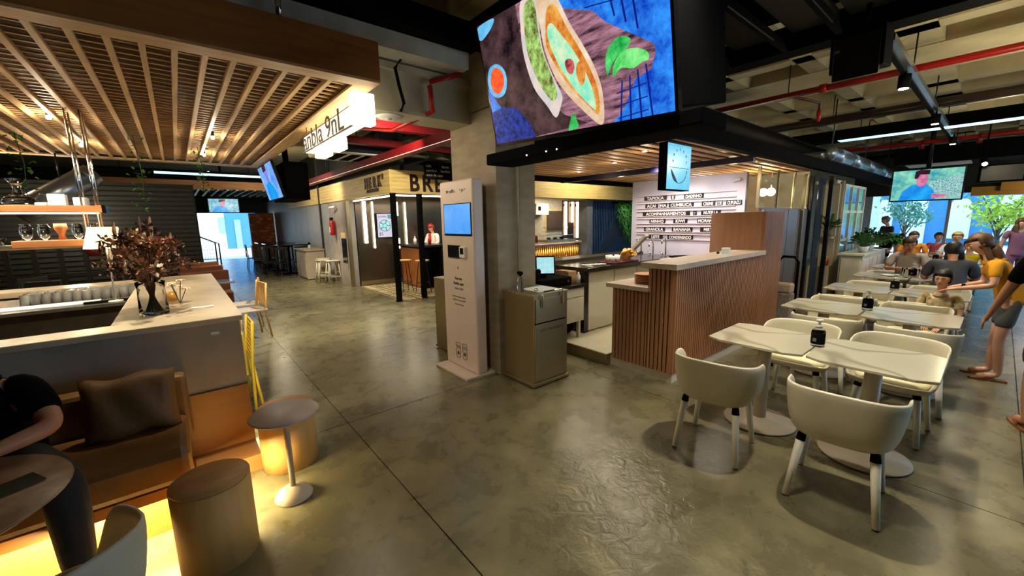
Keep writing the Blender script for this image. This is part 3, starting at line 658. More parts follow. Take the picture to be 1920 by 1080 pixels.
# ================================================================== STEEL BINS
def steel_bin(x0, x1, y0, y1, label, front=True):
    t = thing('waste_bin', label, 'bin', ((x0 + x1) / 2, (y0 + y1) / 2, 0))
    box('base', M_steel, x0 - .02, x1 + .02, y0 - .02, y1, .015, .05, t, .004)
    box('cabinet', M_steel, x0, x1, y0, y1, .05, .985, t, .004)
    box('top', M_steel, x0 - .005, x1 + .005, y0 - .005, y1, .985, 1.0, t, .003)
    if front:
        box('flap', M_steel, x0 + .02, x1 - .04, y0 - .012, y0 - .002, .70, .95, t, .003)
        box('door', M_steel, x0 + .01, x1 - .02, y0 - .008, y0 - .001, .07, .685, t, .003)
        box('gap', M_black, x0 + .01, x1 - .03, y0 - .004, y0, .685, .7, t)
        text('lettering', 'LIXO ORGANICO', .04, M_text, t, (x0 + .08, y0 - .009, .60), (1, 0, 0), (0, 0, 1), .0005, sx=1.1)
        xm = (x0 + x1) / 2
        tube('hoop_handle', M_chrome, [(xm - .15, y0 - .03, .86), (xm - .15, y0 - .03, 1.0), (xm - .13, y0 - .03, 1.025), (xm + .13, y0 - .03, 1.025), (xm + .15, y0 - .03, 1.0), (xm + .15, y0 - .03, .86)], .009, t)
    return t
steel_bin(2.70, 3.20, 2.93, 3.43, 'brushed steel waste bin with a chrome hoop handle in front of the column')
steel_bin(2.66, 3.2, 4.41, 4.92, 'brushed steel bin half hidden behind the white kiosk', False)
tr_ = thing('folded_towel', 'white glossy sheet lying on top of the steel bin', 'sheet', (3.0, 3.1, 1.0))
box('sheet', M_paper, 2.84, 3.16, 3.0, 3.3, 1.001, 1.006, tr_)
MB().ball((2.86, 3.06, 1.02), .022, 8, 6).build('cap', M_chrome, tr_, True)
sb = thing('spray_bottle', 'clear spray bottle with black trigger on the steel bin', 'bottle', (2.76, 3.2, 1.0))
lathe('bottle', M_glass, [(.0, 0), (.036, 0), (.038, .1), (.03, .14), (.014, .16), (.014, .18), (.0, .18)], (2.76, 3.2, 1.001), sb)
box('trigger', M_black, 2.745, 2.775, 3.17, 3.24, 1.18, 1.215, sb, .006)
tube('neck', M_black, [(2.76, 3.2, 1.165), (2.76, 3.2, 1.19)], .015, sb)
# ================================================================== DINING FURNITURE
def shell_mb():
    mb = MB(); N = 40; rows = [(.02, 0), (.45, 0), (.72, .03), (.86, .14), (.93, .42), (.97, .72), (1.0, 1.0)]
    def rim(a):
        if a < 1.55: return .755 - .02 * (a / 1.55) ** 2
        if a < 2.2: t = (a - 1.55) / .65; t = t * t * (3 - 2 * t); return .735 * (1 - t) + .46 * t
        return .46
    def sp(v, e): return math.copysign(abs(v) ** e, v)
    for f, h in rows:
        for k in range(N):
            th = 2 * PI * k / N; a = abs(th if th <= PI else th - 2 * PI)
            e = .62; x = -sp(math.cos(th), e) * .275 * f; y = sp(math.sin(th), e) * .285 * f
            if x > 0: x *= .86
            z = .405 + (rim(a) - .405) * h
            mb.v.append(Vector((x, y, z)))
    for i in range(len(rows) - 1):
        for k in range(N):
            k2 = (k + 1) % N; mb.f.append((i * N + k, i * N + k2, (i + 1) * N + k2, (i + 1) * N + k))
    mb.f.append(tuple(range(N))[::-1]); return mb
def make_chair(mshell, mleg, mcush):
    t = thing('shell_chair', 'x', 'chair')
    shell_mb().build('shell', mshell, t, True, solid=.022, sub=1)
    c = MB(); N = 28; pr = [(.6, .43), (.98, .435), (1.0, .455), (.94, .475), (.5, .482), (.0, .483)]
    for f, z in pr:
        for k in range(N):
            th = 2 * PI * k / N; x = math.copysign(abs(math.cos(th)) ** .7, math.cos(th)) * .2 * f; y = math.copysign(abs(math.sin(th)) ** .7, math.sin(th)) * .225 * f
            c.v.append(Vector((x + .01, y, z)))
    for i in range(len(pr) - 1):
        for k in range(N): k2 = (k + 1) % N; c.f.append((i * N + k, i * N + k2, (i + 1) * N + k2, (i + 1) * N + k))
    c.build('seat_cushion', mcush, t, True)
    for sx in (-1, 1):
        for sy in (-1, 1):
            a = Vector((.165 * sx, .17 * sy, .415)); b = Vector((.215 * sx + (.0 if sx > 0 else -.02), .215 * sy, .006)); d = b - a
            l = tube('leg', mleg, [a + d * .1, b], [.025, .018], t)
            tube('socket', M_black, [a, a + d * .11], [.022, .026], l)
            tube('foot_cap', M_black, [b - d * .005, b + Vector((0, 0, -.005))], .018, l, 8)
    return t
def make_table():
    t = thing('dining_table', 'x', 'table')
    w, d, c = .355, .335, .1
    p = [(-w + c * .5, -d), (w - c * .5, -d), (w, -d + c), (w, d - c), (w - c * .5, d), (-w + c * .5, d), (-w, d - c), (-w, -d + c)]
    MB().prism(p, .735, .755).build('tabletop', M_marble, t, bevel=.004)
    tube('pedestal', M_grey, [(0, 0, .03), (0, 0, .72)], .05, t, 20)
    lathe('top_plate', M_grey, [(.05, .71), (.15, .722), (.15, .735)], (0, 0, 0), t, 20)
    b = lathe('base_disc', M_grey, [(.0, .004), (.262, .004), (.27, .01), (.265, .018), (.07, .03), (.05, .05)], (0, 0, 0), t, 36)
    lathe('base_rim', M_black, [(.25, 0), (.258, .0), (.258, .005)], (0, 0, 0), b, 36)
    return t
chair0 = make_chair(M_cream, M_creamleg, M_cushion); table0 = make_table()
used = {'c': False, 't': False}
def put(o, key, loc, rz, label, group):
    if not used[key]:
        used[key] = True; o.location = loc; o.rotation_euler = (0, 0, rz); o['label'] = label; o['group'] = group; return o
    return dup(o, loc, rz, label, group)
ORD = ['first', 'second', 'third', 'fourth', 'fifth', 'sixth', 'seventh']
rowx = [3.69, 5.45, 7.15, 8.85, 10.55, 12.3, 14.0]
R_ = random.Random(11)
for i, x in enumerate(rowx):
    for j, y in enumerate((1.14, .45)):
        side = ('counter side', 'aisle side')[j]
        put(table0, 't', (x, y, 0), 0, 'marble pedestal table with cut corners, %s row from the camera, %s' % (ORD[i], side), 'pedestal tables in the dining hall')
        for q in (-1, 1):
            if i == 0 and q < 0: px, py, rz = 3.03, (1.23, .48)[j], (math.radians(7), math.radians(5))[j]
            elif i == 0: px, py, rz = 4.3, (1.06, .41)[j], PI + math.radians((4, -3)[j])
            elif i == 1 and q < 0: px, py, rz = 5.08, (1.04, .37)[j], math.radians(3)
            else: px, py, rz = x + q * .64, y + R_.uniform(-.04, .04), (0 if q < 0 else PI) + R_.uniform(-.08, .08)
            put(chair0, 'c', (px, py, 0), rz, 'cream tub chair, %s row, %s table, %s seat' % (ORD[i], side, 'near' if q < 0 else 'far'), 'tub chairs in the dining hall')
for i, x in enumerate(rowx[:6]):
    yy = .79
    t = thing('sanitiser_bottle', 'clear pump bottle with black label on the %s pair of tables' % ORD[i], 'bottle', (x + (.05 if i else 0), yy, .756), 0, 'pump bottles on the dining tables')
    lathe('bottle', M_glass, [(.0, 0), (.042, 0), (.044, .02), (.044, .12), (.03, .135), (.016, .145), (.0, .145)], t.location, t)
    lathe('label_band', M_black, [(.0445, .022), (.0455, .024), (.0455, .108), (.0445, .11)], t.location, t)
    box('mark', mat('label_mark', hx(120, 112, 100), .5), x + (.05 if i else 0) - .0475, x + (.05 if i else 0) - .045, yy - .0, yy + .022, .80, .825, t)
    lathe('pump', mat('pump_white', hx(206, 206, 200), .3), [(.0, .145), (.022, .145), (.022, .168), (.008, .17), (.008, .19), (.02, .19), (.022, .21), (.0, .21)], t.location, t, 14)
# ================================================================== PARTITIONS RIGHT OF THE STAND
pn = struct(box('wall_partition', mat('ribbed_grey_panel', hx(120, 112, 110), .4), 7.05, 9.45, 2.42, 2.46, 0, 1.88))
x = 7.06
while x < 7.75: box('slat', mat('lilac_slat', hx(168, 160, 176), .3), x, x + .02, 2.38, 2.42, 0, 1.86, pn); x += .04
for k in range(3): box('panel', mat('ribbed_grey_panel', (0, 0, 0)), 7.8 + k * .55, 8.33 + k * .55, 2.405, 2.42, .02, 1.86, pn, bevel=.004)
gp = struct(thing('window_2', None, None, (8.5, 2.44, 1.9)))
for k in range(3): box('pane', M_pane, 7.0 + k * .82, 7.78 + k * .82, 2.43, 2.44, 1.9, 2.48, gp)
for k in range(4): box('mullion', M_steel, 6.96 + k * .82, 7.0 + k * .82, 2.42, 2.46, 1.88, 2.5, gp)
struct(box('wall_cream', mat('cream_wall', hx(206, 190, 158), .5), 9.7, 9.8, 2.5, 3.9, 0, 2.6))
wlp = thing('wall_lamp', 'bright warm glowing lamp behind the glass beside the oak cabinet', 'lamp', (8.0, 2.6, 2.15))
MB().ball((8.0, 2.6, 2.16), .07, 14, 10).build('globe', mat('globe_glow', (1, .9, .6), emit=(1, .84, .5), estr=40), wlp, True)
tube('stem', M_chrome, [(8.0, 2.6, 2.22), (8.0, 2.6, 2.5)], .01, wlp)
light('POINT', (8.0, 2.72, 2.16), 26, (1, .8, .5), .07)
for (x, y, lb_) in ((9.5, 2.4, 'black steel post at the end of the grey partition'), (10.0, 2.2, 'black steel post beside the cream plant cabinet'), (9.02, 2.38, 'slim steel post in the middle of the grey partition')):
    t = thing('steel_post', lb_, 'post', (x, y, 0)); w = .035 if x > 9.1 else .02
    box('shaft', M_blackm if x > 9.1 else M_steel, x - w, x + w, y - w, y + w, 0, 2.5, t)
    box('foot_plate', M_blackm, x - w - .02, x + w + .02, y - w - .02, y + w + .02, 0, .01, t)
gpn = thing('glass_screen', 'tall blue tinted glass pane between two black steel posts', 'screen', (9.75, 2.3, 0))
box('pane', mat('tinted_glass', hx(80, 92, 110), .1, .4), 9.53, 9.97, 2.285, 2.3, .03, 2.45, gpn, 0)
box('rail', M_blackm, 9.53, 9.97, 2.28, 2.31, 0, .03, gpn)
# cream cabinet with orchids
cc = thing('cream_cabinet', 'tall cream display cabinet with a potted plant and red jars', 'cabinet', (10.2, 2.25, 0))
box('body', M_cream, 10.05, 10.38, 2.12, 2.5, 0, .72, cc, .005)
box('shelf', M_cream, 10.05, 10.38, 2.12, 2.5, 1.28, 1.31, cc)
box('back', M_cream, 10.3, 10.38, 2.12, 2.5, .72, 2.4, cc)
box('top', M_cream, 10.05, 10.38, 2.12, 2.5, 2.36, 2.42, cc)
box('jamb', mat('oak_jamb', hx(186, 170, 140), .5), 10.39, 10.44, 2.08, 2.5, 0, 2.42, cc)
j_ = thing('red_jar', 'small red jar in the lower bay of the cream cabinet', 'jar', (10.2, 2.2, .72))
lathe('glass', mat('red_jar_paint', hx(190, 60, 40), .3), [(.0, 0), (.05, 0), (.05, .16), (.0, .16)], (10.18, 2.2, .721), j_)
lathe('lid', M_cream, [(.0, .16), (.05, .16), (.05, .19), (.0, .19)], (10.18, 2.2, .721), j_)
def leafplant(name, label, loc, h, r, n, m, leaf=.16, pot=None, seed=1, cat='plant', droop=.4):
    t = thing(name, label, cat, loc); L = Vector(loc); R2 = random.Random(seed); z0 = 0
    if pot:
        z0 = pot[1]; lathe('pot', pot[2], [(.0, 0), (pot[0] * .75, 0), (pot[0], pot[1]), (pot[0] * .88, pot[1]), (pot[0] * .7, pot[1] * .85), (.0, pot[1] * .85)], L, t, 18)
    mb = MB()
    for k in range(n):
        a = R2.uniform(0, 2 * PI); el = R2.uniform(.35, 1.3); q = L + Vector((0, 0, z0 * .85)); ln = h * R2.uniform(.6, 1)
        tip = q + Vector((math.cos(a) * math.cos(el) * r, math.sin(a) * math.cos(el) * r, math.sin(el) * ln))
        mb.tube([q, q.lerp(tip, .6) + Vector((0, 0, .04 * h)), tip], .004, 4)
        d = (tip - q).normalized(); s = d.cross(Vector((0, 0, 1))).normalized() * leaf * .3; e = tip + (d * leaf * .6 - Vector((0, 0, leaf * droop)))
        mid = tip.lerp(e, .5) + Vector((0, 0, .02)); mb.add([tip - d * leaf * .35, mid + s, e, mid - s], ((0, 1, 2, 3),))
    o = mb.build('foliage', m, t); o['kind'] = 'stuff'; return t
leafplant('potted_orchid', 'leafy green plant in a pot on the cream cabinet shelf', (10.2, 2.22, 1.31), .35, .2, 40, M_leaf, .14, (.08, .13, mat('clay_pot', hx(126, 96, 66), .6)), 3)
# white doors with glazing bars
wd = struct(thing('door_2', None, None, (11.4, 2.1, 0)))
M_mull = mat('pale_door_frame', hx(222, 216, 196), .4)
M_sky = mat('reflecting_pane', (.30, .58, .72), .08, .55, var=.05)  # blue of the reflected daylight put into the pane colour
for k in range(4): box('stile', M_mull, 10.45 + k * .62, 10.5 + k * .62, 2.06, 2.12, 0, 2.36, wd)
for z in (0.0, .62, 1.2, 1.78, 2.31):
    for k in range(3): box('rail', M_mull, 10.5 + k * .62, 11.07 + k * .62, 2.07, 2.11, z, z + .05, wd)
for k in range(3):
    for z in (.05, .67, 1.25, 1.83):
        for q in range(2): box('pane', M_sky, 10.5 + k * .62 + q * .285, 10.5 + k * .62 + q * .285 + .275, 2.085, 2.09, z, z + .53, wd)
# white planter box with plants
pb = thing('planter_box', 'white panelled planter cabinet beside the glazed doors', 'planter', (11.2, 1.7, 0))
box('body', M_mull, 10.02, 12.4, 1.6, 1.95, 0, .96, pb)
for k in range(5): box('panel', M_white, 10.08 + k * .46, 10.48 + k * .46, 1.585, 1.6, .08, .88, pb, .004)
box('end_panel', M_mull, 10.005, 10.02, 1.63, 1.92, .06, .9, pb)
box('top', M_mull, 9.99, 12.43, 1.57, 1.98, .96, 1.0, pb, .003)
leafplant('potted_herb', 'bright green bushy plant at the near end of the planter', (10.45, 1.68, 1.0), .3, .25, 90, M_leaf, .12, (.09, .12, M_paper), 5)
leafplant('potted_herb', 'dark green plant in a white pot behind the bright bushy one', (11.2, 1.72, 1.0), .35, .28, 80, M_leafd, .13, (.1, .15, M_paper), 6)
leafplant('potted_fern', 'wide drooping green fern overhanging the planter top', (12.1, 1.55, 1.0), .28, .3, 130, M_leaf, .2, (.1, .12, M_black), 8, droop=.9)
# hand truck with parcels by the partition
hc = thing('hand_truck', 'black hand truck with parcels parked against the counter end', 'cart', (7.75, 2.15, 0))
tube('handle', M_black, [(7.72, 2.02, .1), (7.72, 2.02, 1.0), (7.72, 2.08, 1.08), (7.72, 2.24, 1.08), (7.72, 2.3, 1.0), (7.72, 2.3, .1)], .022, hc)
box('toe_plate', M_blackm, 7.6, 7.9, 2.0, 2.32, .03, .05, hc)
for y in (2.03, 2.29): MB().tube([(7.78, y - .02, .08), (7.78, y + .02, .08)], .08, 16).build('wheel', M_black, hc, True)
hb = thing('parcel', 'wrapped pale parcel standing on the hand truck', 'parcel', (7.6, 2.15, .05))
box('carton', mat('parcel_wrap', hx(150, 140, 130), .6, var=.3, scale=30), 7.5, 7.7, 2.02, 2.3, .05, .5, hb, .02)
box('top_bag', mat('pale_pink_bag', hx(206, 176, 160), .6), 7.5, 7.7, 2.03, 2.28, .5, .66, hb, .03)
# round duct over the beam
rd = thing('round_duct', 'long round galvanised duct above the stand beam', 'duct', (12, 2.1, 2.8))
for k in range(7): tube('section', M_duct, [(9.0 + k * 1.5, 2.12, 2.82), (10.46 + k * 1.5, 2.12, 2.82)], .155, rd, 24)
for k in range(7): tube('collar', M_duct, [(8.97 + k * 1.5, 2.12, 2.82), (9.03 + k * 1.5, 2.12, 2.82)], .165, rd, 24)
for k in range(4): tube('hanger', M_blackm, [(9.4 + k * 2.8, 2.12, 2.95), (9.4 + k * 2.8, 2.12, 3.8)], .01, rd, 6)
# far screen with a presenter
t2 = thing('hanging_screen', 'hanging screen over the dining hall showing a man in a blue shirt', 'screen', (14, 1.22, 2.4))
box('bezel', M_blackgloss, 13.98, 14.06, .62, 1.87, 2.04, 2.81, t2, .006)
d2 = box('display', screenmat('scr2_bg', hx(40, 150, 170), hx(150, 226, 190), 5, .95), 13.975, 13.98, .65, 1.84, 2.07, 2.78, t2)
F2 = ((13.975, 1.84, 2.07), (0, -1.19, 0), (0, 0, .71), (-1, 0, 0))
def p2d(name, pts, m, l, par=None, F=F2): return MB().prism(pts, l, l + .003, F).build(name, m, par or d2)
p2d('picture_shelf', [(.5, .05), (1, .05), (1, .8), (.55, .6)], screenmat('scr2_grid', hx(30, 110, 130), hx(190, 236, 226), 40), .001)
p2d('picture_shirt', [(.12, 0), (.16, .3), (.3, .5), (.42, .55), (.52, .5), (.62, .3), (.66, 0)], screenmat('scr2_shirt', hx(10, 120, 220), hx(30, 170, 240), 4), .003)
p2d('picture_face', [(.35, .62), (.37, .5), (.43, .42), (.5, .5), (.53, .68), (.5, .88), (.38, .88)], screenmat('scr2_face', hx(170, 80, 140), hx(226, 140, 170), 10), .006)
p2d('picture_hair', [(.32, .72), (.33, .95), (.4, 1.0), (.54, .98), (.53, .84), (.4, .84), (.36, .7)], screenmat('scr2_hair', hx(24, 8, 20), hx(60, 20, 40), 10), .008)
p2d('picture_hand', [(.6, .04), (.78, .06), (.84, .14), (.7, .18), (.6, .2)], screenmat('scr2_face', (0, 0, 0), (0, 0, 0)), .009)
tube('pole', M_blackm, [(14.08, 1.25, 2.8), (14.08, 1.25, 4.3)], .05, t2)
sb2 = thing('box_speaker', 'dark loudspeaker box beside the far dining hall screen', 'speaker', (14.2, .3, 2.5))
box('cabinet', M_black, 14.0, 14.3, -.25, .45, 2.4, 2.78, sb2, .02); box('grille', M_blackm, 13.98, 14.0, -.2, .4, 2.43, 2.75, sb2)
# wood fascias at the window side
wfz = thing('wood_soffit', 'stepped oak soffit boards above the far windows', 'soffit', (17.5, -1.5, 2.4))
box('lower_board', mat('amber_wood', hx(206, 148, 58), .5, var=.1, scale=2, stretch=(4, .5, 4)), 17.2, 17.3, -4.8, .62, 2.2, 2.44, wfz)
box('upper_board', mat('amber_wood', (0, 0, 0)), 17.1, 17.2, -4.8, .1, 2.3, 2.72, wfz)
box('back_board', M_darkwall, 17.3, 17.4, -4.8, 3.2, 2.3, 3.7, wfz)
light('POINT', (16.2, -.8, 2.1), 14, WARM, .2)
# ================================================================== OUTDOORS
gr = struct(box('ground', mat('sunlit_paving', hx(210, 206, 196), .7, var=.08), 20.1, 70, -40, 40, -.2, -.02))
struct(box('ground_street', mat('sunlit_paving', (0, 0, 0)), -30, 20.1, 26, 70, -.2, -.02))
struct(box('ground_yard', mat('sunlit_paving', (0, 0, 0)), -10, 20.1, -40, -9.3, -.2, -.02))
ob = thing('pale_building', 'pale building in painted sky-shade blue with white arches across the street', 'building', (34, 0, 0))
M_blu = mat('sky_shade_blue', hx(72, 140, 196), .8, var=.06); M_wh = mat('white_render', hx(240, 244, 246), .8, var=.03)  # blue of sky-lit shade put into the wall colour
box('wall', M_blu, 34, 35, -14, 9, 0, 9, ob)
for k, (y, w, h, z) in enumerate(((5.6, .7, 4.2, 0), (4.6, .35, 2.6, 0), (3.3, .5, 3.9, 0), (1.5, .45, 2.2, .3), (-.3, .5, 2.4, .2), (-1.6, .25, 2.2, 0), (-3.2, .6, 2.2, 0), (-3.8, .5, .9, 3.1), (-6.5, .9, 2.6, 0))):
    MB().prism([(-w, z), (w, z), (w, z + h - .4), (w * .6, z + h), (-w * .6, z + h), (-w, z + h - .4)], 0, .25, ((34, y, 0), (0, -1, 0), (0, 0, 1), (-1, 0, 0))).build('white_arch', M_wh, ob)
for k in range(3): box('window', mat('dark_blue_window', hx(60, 110, 160), .2), 33.7, 34, 1.9 - k * 2.6, 2.5 - k * 2.6, 2.9, 3.7, ob)
box('louvre', mat('pale_louvre', hx(200, 214, 196), .6), 33.6, 33.75, 4.9, 6.3, .4, 3.6, ob)
def tree(label, loc, h, r, n, seed, m1):
    t = thing('street_tree', label, 'tree', loc); L = Vector(loc); R2 = random.Random(seed); tips = []
    mb = MB().tube([L, L + Vector((.05, 0, h * .25)), L + Vector((0, .05, h * .45))], [.1, .07, .05], 8)
    for k in range(14):
        a = k * 2.4; p0 = L + Vector((0, 0, h * (.2 + .02 * k))); p1 = L + Vector((math.cos(a) * r * .8, math.sin(a) * r * .8, h * R2.uniform(.6, .95)))
        mb.tube([p0, p0.lerp(p1, .5) + Vector((0, 0, .15)), p1], [.03, .02, .008], 5); tips += [p1, p0.lerp(p1, .7)]
    mb.build('trunk', mat('bark', hx(74, 64, 54), .8), t)
    lb2 = MB()
    for k in range(n):
        q = tips[k % len(tips)] + Vector((R2.gauss(0, .2), R2.gauss(0, .2), R2.gauss(0, .16))); d = Vector((R2.gauss(0, 1), R2.gauss(0, 1), R2.gauss(0, 1))).normalized() * .09; e = d.cross(Vector((R2.gauss(0, 1), .3, .7))).normalized() * .045
        lb2.add([q - d, q + e, q + d, q - e], ((0, 1, 2, 3),))
    o = lb2.build('foliage', m1, t); o['kind'] = 'stuff'
tree('young street tree with yellow green leaves outside the window', (24.5, .0, 0), 2.7, .8, 800, 4, mat('lime_leaves', hx(170, 196, 60), .6, var=.3, scale=10))
tree('slimmer blue green street tree behind the lime coloured one', (27, 2.9, 0), 2.7, .8, 600, 9, mat('blue_green_leaves', hx(80, 140, 120), .6, var=.3, scale=10))
sw = thing('street_building', 'sunlit white wall across the street beyond the passage', 'building', (2, 40, 0))
box('wall', M_wh, -4, 2.9, 38, 39, 0, 7, sw); box('wall_blue', M_blu, 2.9, 9, 38, 39, 0, 7, sw)
box('window', mat('pale_blue_window', hx(150, 206, 240), .2), 2.5, 2.9, 37.9, 38, 1.2, 2.4, sw); box('door', mat('pale_blue_window', (0, 0, 0)), 3.5, 3.9, 37.9, 38, 0, 2.2, sw)
# window front on the near side of the dining hall, out of the picture, where its cool daylight comes from
nw = struct(thing('window_3', None, None, (13, -5, 0)))
for k in range(7): box('mullion', M_cream, 6 + k * 2.33, 6.08 + k * 2.33, -5.05, -4.97, 0, 3.0, nw)
# ================================================================== PEOPLE
def skin(name, m, V, E_, parent, lv=2, root=0):
    me = bpy.data.meshes.new(name); me.from_pydata([tuple(p) for p, r in V], E_, []); me.materials.append(m)
    o = bpy.data.objects.new(name, me); COL.objects.link(o); o.parent = parent
    k = o.modifiers.new('skin', 'SKIN'); k.use_smooth_shade = True; k.branch_smoothing = .4
    if not me.skin_vertices: 
        bpy.context.view_layer.objects.active = o; bpy.ops.object.modifier_remove(modifier='skin'); bpy.ops.object.modifier_add(type='SKIN'); o.modifiers[0].use_smooth_shade = True
    sv = me.skin_vertices[0].data
    for i, (p, r) in enumerate(V):
        sv[i].radius = r if isinstance(r, tuple) else (r, r); sv[i].use_root = (i == root)
    s = o.modifiers.new('sub', 'SUBSURF'); s.levels = lv; s.render_levels = lv
    return o
BASE = dict(pelvis=(0, 0, .93), spine=(0, 0, 1.1), chest=(0, 0, 1.28), neck=(0, 0, 1.45), head=(.02, 0, 1.565),
            sh=(0, .17, 1.41), el=(-.02, .23, 1.13), wr=(.04, .25, .88), hip=(0, .09, .88), kn=(.02, .1, .48), an=(0, .1, .08), toe=(.16, .12, .03))
def person(label, loc, rz, J=None, H=1.7, shirt=None, pants=None, hair=None, skinm=None, long_hair=False, sleeve=.9, leg=.8, look=(1, 0, 0), build=1.0, shoes=None, female=False, hide_legs=False, group=None, short_hair=1.0):
    skinm = skinm or M_skin; hair = hair or M_hair; J = J or {}; s = H / 1.7
    t = thing('person', label, 'person', loc, rz, group)
    def g(k, side=0):
        key = k + {1: 'L', -1: 'R', 0: ''}[side]
        if key in J: v = Vector(J[key])
        elif k in J: v = Vector(J[k]); v = Vector((v.x, v.y * (side or 1), v.z))
        else: v = Vector(BASE[k]); v = Vector((v.x, v.y * (side or 1), v.z))
        return v * s
    pe, spn, ch, nk, hd = g('pelvis'), g('spine'), g('chest'), g('neck'), g('head')
    f = Vector(look).normalized(); up = (hd - nk).normalized(); sd = up.cross(f).normalized(); f = sd.cross(up).normalized()
    V = []; E_ = []
    def av(p, r, par=None):
        V.append((p, (r[0] * s, r[1] * s) if isinstance(r, tuple) else r * s)); i = len(V) - 1
        if par is not None: E_.append((par, i))
        return i
    b = build
    a0 = av(pe, (.11 * b, .085 * b)); a1 = av(spn, (.10 * b, .08 * b), a0); a2 = av(ch, (.12 * b, .09 * b), a1); a3 = av(nk - up * .015 * s, .047, a2); a3 = av(hd - up * .1 * s - f * .012 * s, .043, a3)
    a4 = av(hd - up * .052 * s + f * .018 * s, (.052, .06), a3); a5 = av(hd + up * .015 * s + f * .006 * s, (.084, .094), a4); av(hd + up * .075 * s - f * .004 * s, (.074, .086), a5)
    for q in (1, -1):
        i = av(g('sh', q), .05 * b, a2); e = av(g('el', q), .036 * b, i); w = av(g('wr', q), .024, e)
        wv, ev = g('wr', q), g('el', q); d = (wv - ev).normalized(); pm = wv + d * .055 * s; p_ = av(pm, (.03, .018), w)
        sv_ = d.cross(Vector((0, 0, 1))); sv_ = sv_.normalized() if sv_.length > .1 else Vector((1, 0, 0)); dn = d.cross(sv_)
        for k, (o_, ln) in enumerate(((-.026, .055), (-.009, .068), (.009, .064), (.026, .05))):
            k1 = av(pm + (sv_ * o_ + d * .035) * s, .0085, p_); k2 = av(pm + (sv_ * o_ * 1.1 + d * (.035 + ln * .55) + dn * .006) * s, .0075, k1); av(pm + (sv_ * o_ * 1.1 + d * (.03 + ln) + dn * .018) * s, .006, k2)
        h1 = av(wv + (d * .035 + sv_ * .034) * s, .01, w); av(wv + (d * .07 + sv_ * .052 + dn * .01) * s, .008, h1)
        if not hide_legs:
            h = av(g('hip', q), .085 * b, a0); k_ = av(g('kn', q), .052 * b, h); c_ = av(g('kn', q).lerp(g('an', q), .35), .052 * b, k_); an = av(g('an', q), .034, c_); to = av(g('toe', q), (.036, .022), an)
    skin('body', skinm, V, E_, t, 2)
    # clothes: the same joints, a little wider
    if shirt:
        V = []; E_ = []
        dn_ = (pe - spn).normalized(); c00 = av(pe + dn_ * .05 * s, (.16 * b, .155 * b)); c0 = av(pe + dn_ * .0, (.158 * b, .15 * b), c00); c1 = av(spn, (.146 * b, .142 * b), c0); c2 = av(ch, (.158 * b, .146 * b), c1); u1 = av(ch.lerp(nk, .42), (.125 * b, .112), c2); av(ch.lerp(nk, .86), (.074 * b, .068), u1)
        for q in (1, -1):
            cl = av(ch.lerp(g('sh', q), .6) + Vector((0, 0, .0)), .088 * b, c2); i = av(g('sh', q), .062 * b, cl); av(g('sh', q).lerp(g('el', q), min(sleeve, .98)), .052 * b, i)
            if sleeve > 1: av(g('el', q).lerp(g('wr', q), sleeve - 1), .036, len(V) - 1)
        skin('shirt', shirt, V, E_, t, 2)
    if pants and not hide_legs:
        V = []; E_ = []
        c0 = av(pe - Vector((0, 0, .01)), (.13 * b, .105 * b)); w1 = av(pe + (spn - pe).normalized() * .07 * s, (.118 * b, .096 * b), c0); av(pe + (spn - pe).normalized() * .09 * s, (.116 * b, .095 * b), w1)
        for q in (1, -1):
            h = av(g('hip', q), .098 * b, c0)
            if leg <= 1: av(g('hip', q).lerp(g('kn', q), leg), .078 * b, h)
            else: k_ = av(g('kn', q), .064 * b, h); av(g('kn', q).lerp(g('an', q), leg - 1), .046 * b, k_)
        skin('trousers', pants, V, E_, t, 2)
    if not hide_legs:
        for q in (1, -1):
            an, to = g('an', q), g('toe', q); d = (to - an); d.z = 0; d.normalize(); sdv = Vector((-d.y, d.x, 0))
            mb = MB(); out = [(-.07, -.03), (-.05, -.04), (.1, -.045), (.2, -.03), (.215, 0), (.2, .03), (.1, .045), (-.05, .04), (-.07, .03)]
            o_ = Vector((an.x, an.y, max(0.002, min(an.z, to.z) - .035 * s)))
            mb.prism([(x * s, y * s) for x, y in out], 0, .016 * s, (o_, d, sdv, (0, 0, 1))); mb.build('sandal_sole', shoes or M_brown, t, world=False)
            tube('sandal_strap', shoes or M_brown, [o_ + (d * .14 + Vector((0, 0, .015))) * s, o_ + (d * .07 + sdv * .035 + Vector((0, 0, .05))) * s, o_ + (d * .02 + sdv * .04 + Vector((0, 0, .02))) * s], .006 * s, None, 6).parent = t
    # head: hair, ears, eyes, nose, mouth
    M3 = Matrix((f, sd, up)).transposed().to_4x4(); hc = hd + up * .02 * s
    def hp(x, y, z): return hc + (f * x + sd * y + up * z) * s
    mb = MB(); mb.ball(hp(-.012, 0, .02), .094 * s, 20, 14, (1.03, .9, 1.02 * short_hair), M3)
    keep = []
    for fc in mb.f:
        c = sum((mb.v[i] for i in fc), Vector()) / len(fc) - hc
        fx, fz = c.dot(f) / s, c.dot(up) / s
        if not (fx > .028 and fz < .058) and fz > -.05 - .04 * (fx < -.02): keep.append(fc)
    mb.f = keep; mb.build('hair', hair, t, True, world=False, solid=.012 * s)
    if long_hair:
        V = []; E_ = []
        i = av(hp(-.05, 0, .02), .085); i2 = av(hp(-.07, 0, -.08), (.095, .06), i); i3 = av(hp(-.07, 0, -.2), (.10, .05), i2); av(hp(-.05, 0, -.34), (.08, .03), i3)
        av(hp(.0, .085, -.06), .028, i); av(hp(.02, .1, -.2), .03, len(V) - 1); av(hp(.0, -.085, -.06), .028, i); av(hp(.02, -.1, -.2), .03, len(V) - 1)
        skin('long_hair', hair, V, E_, t, 2)
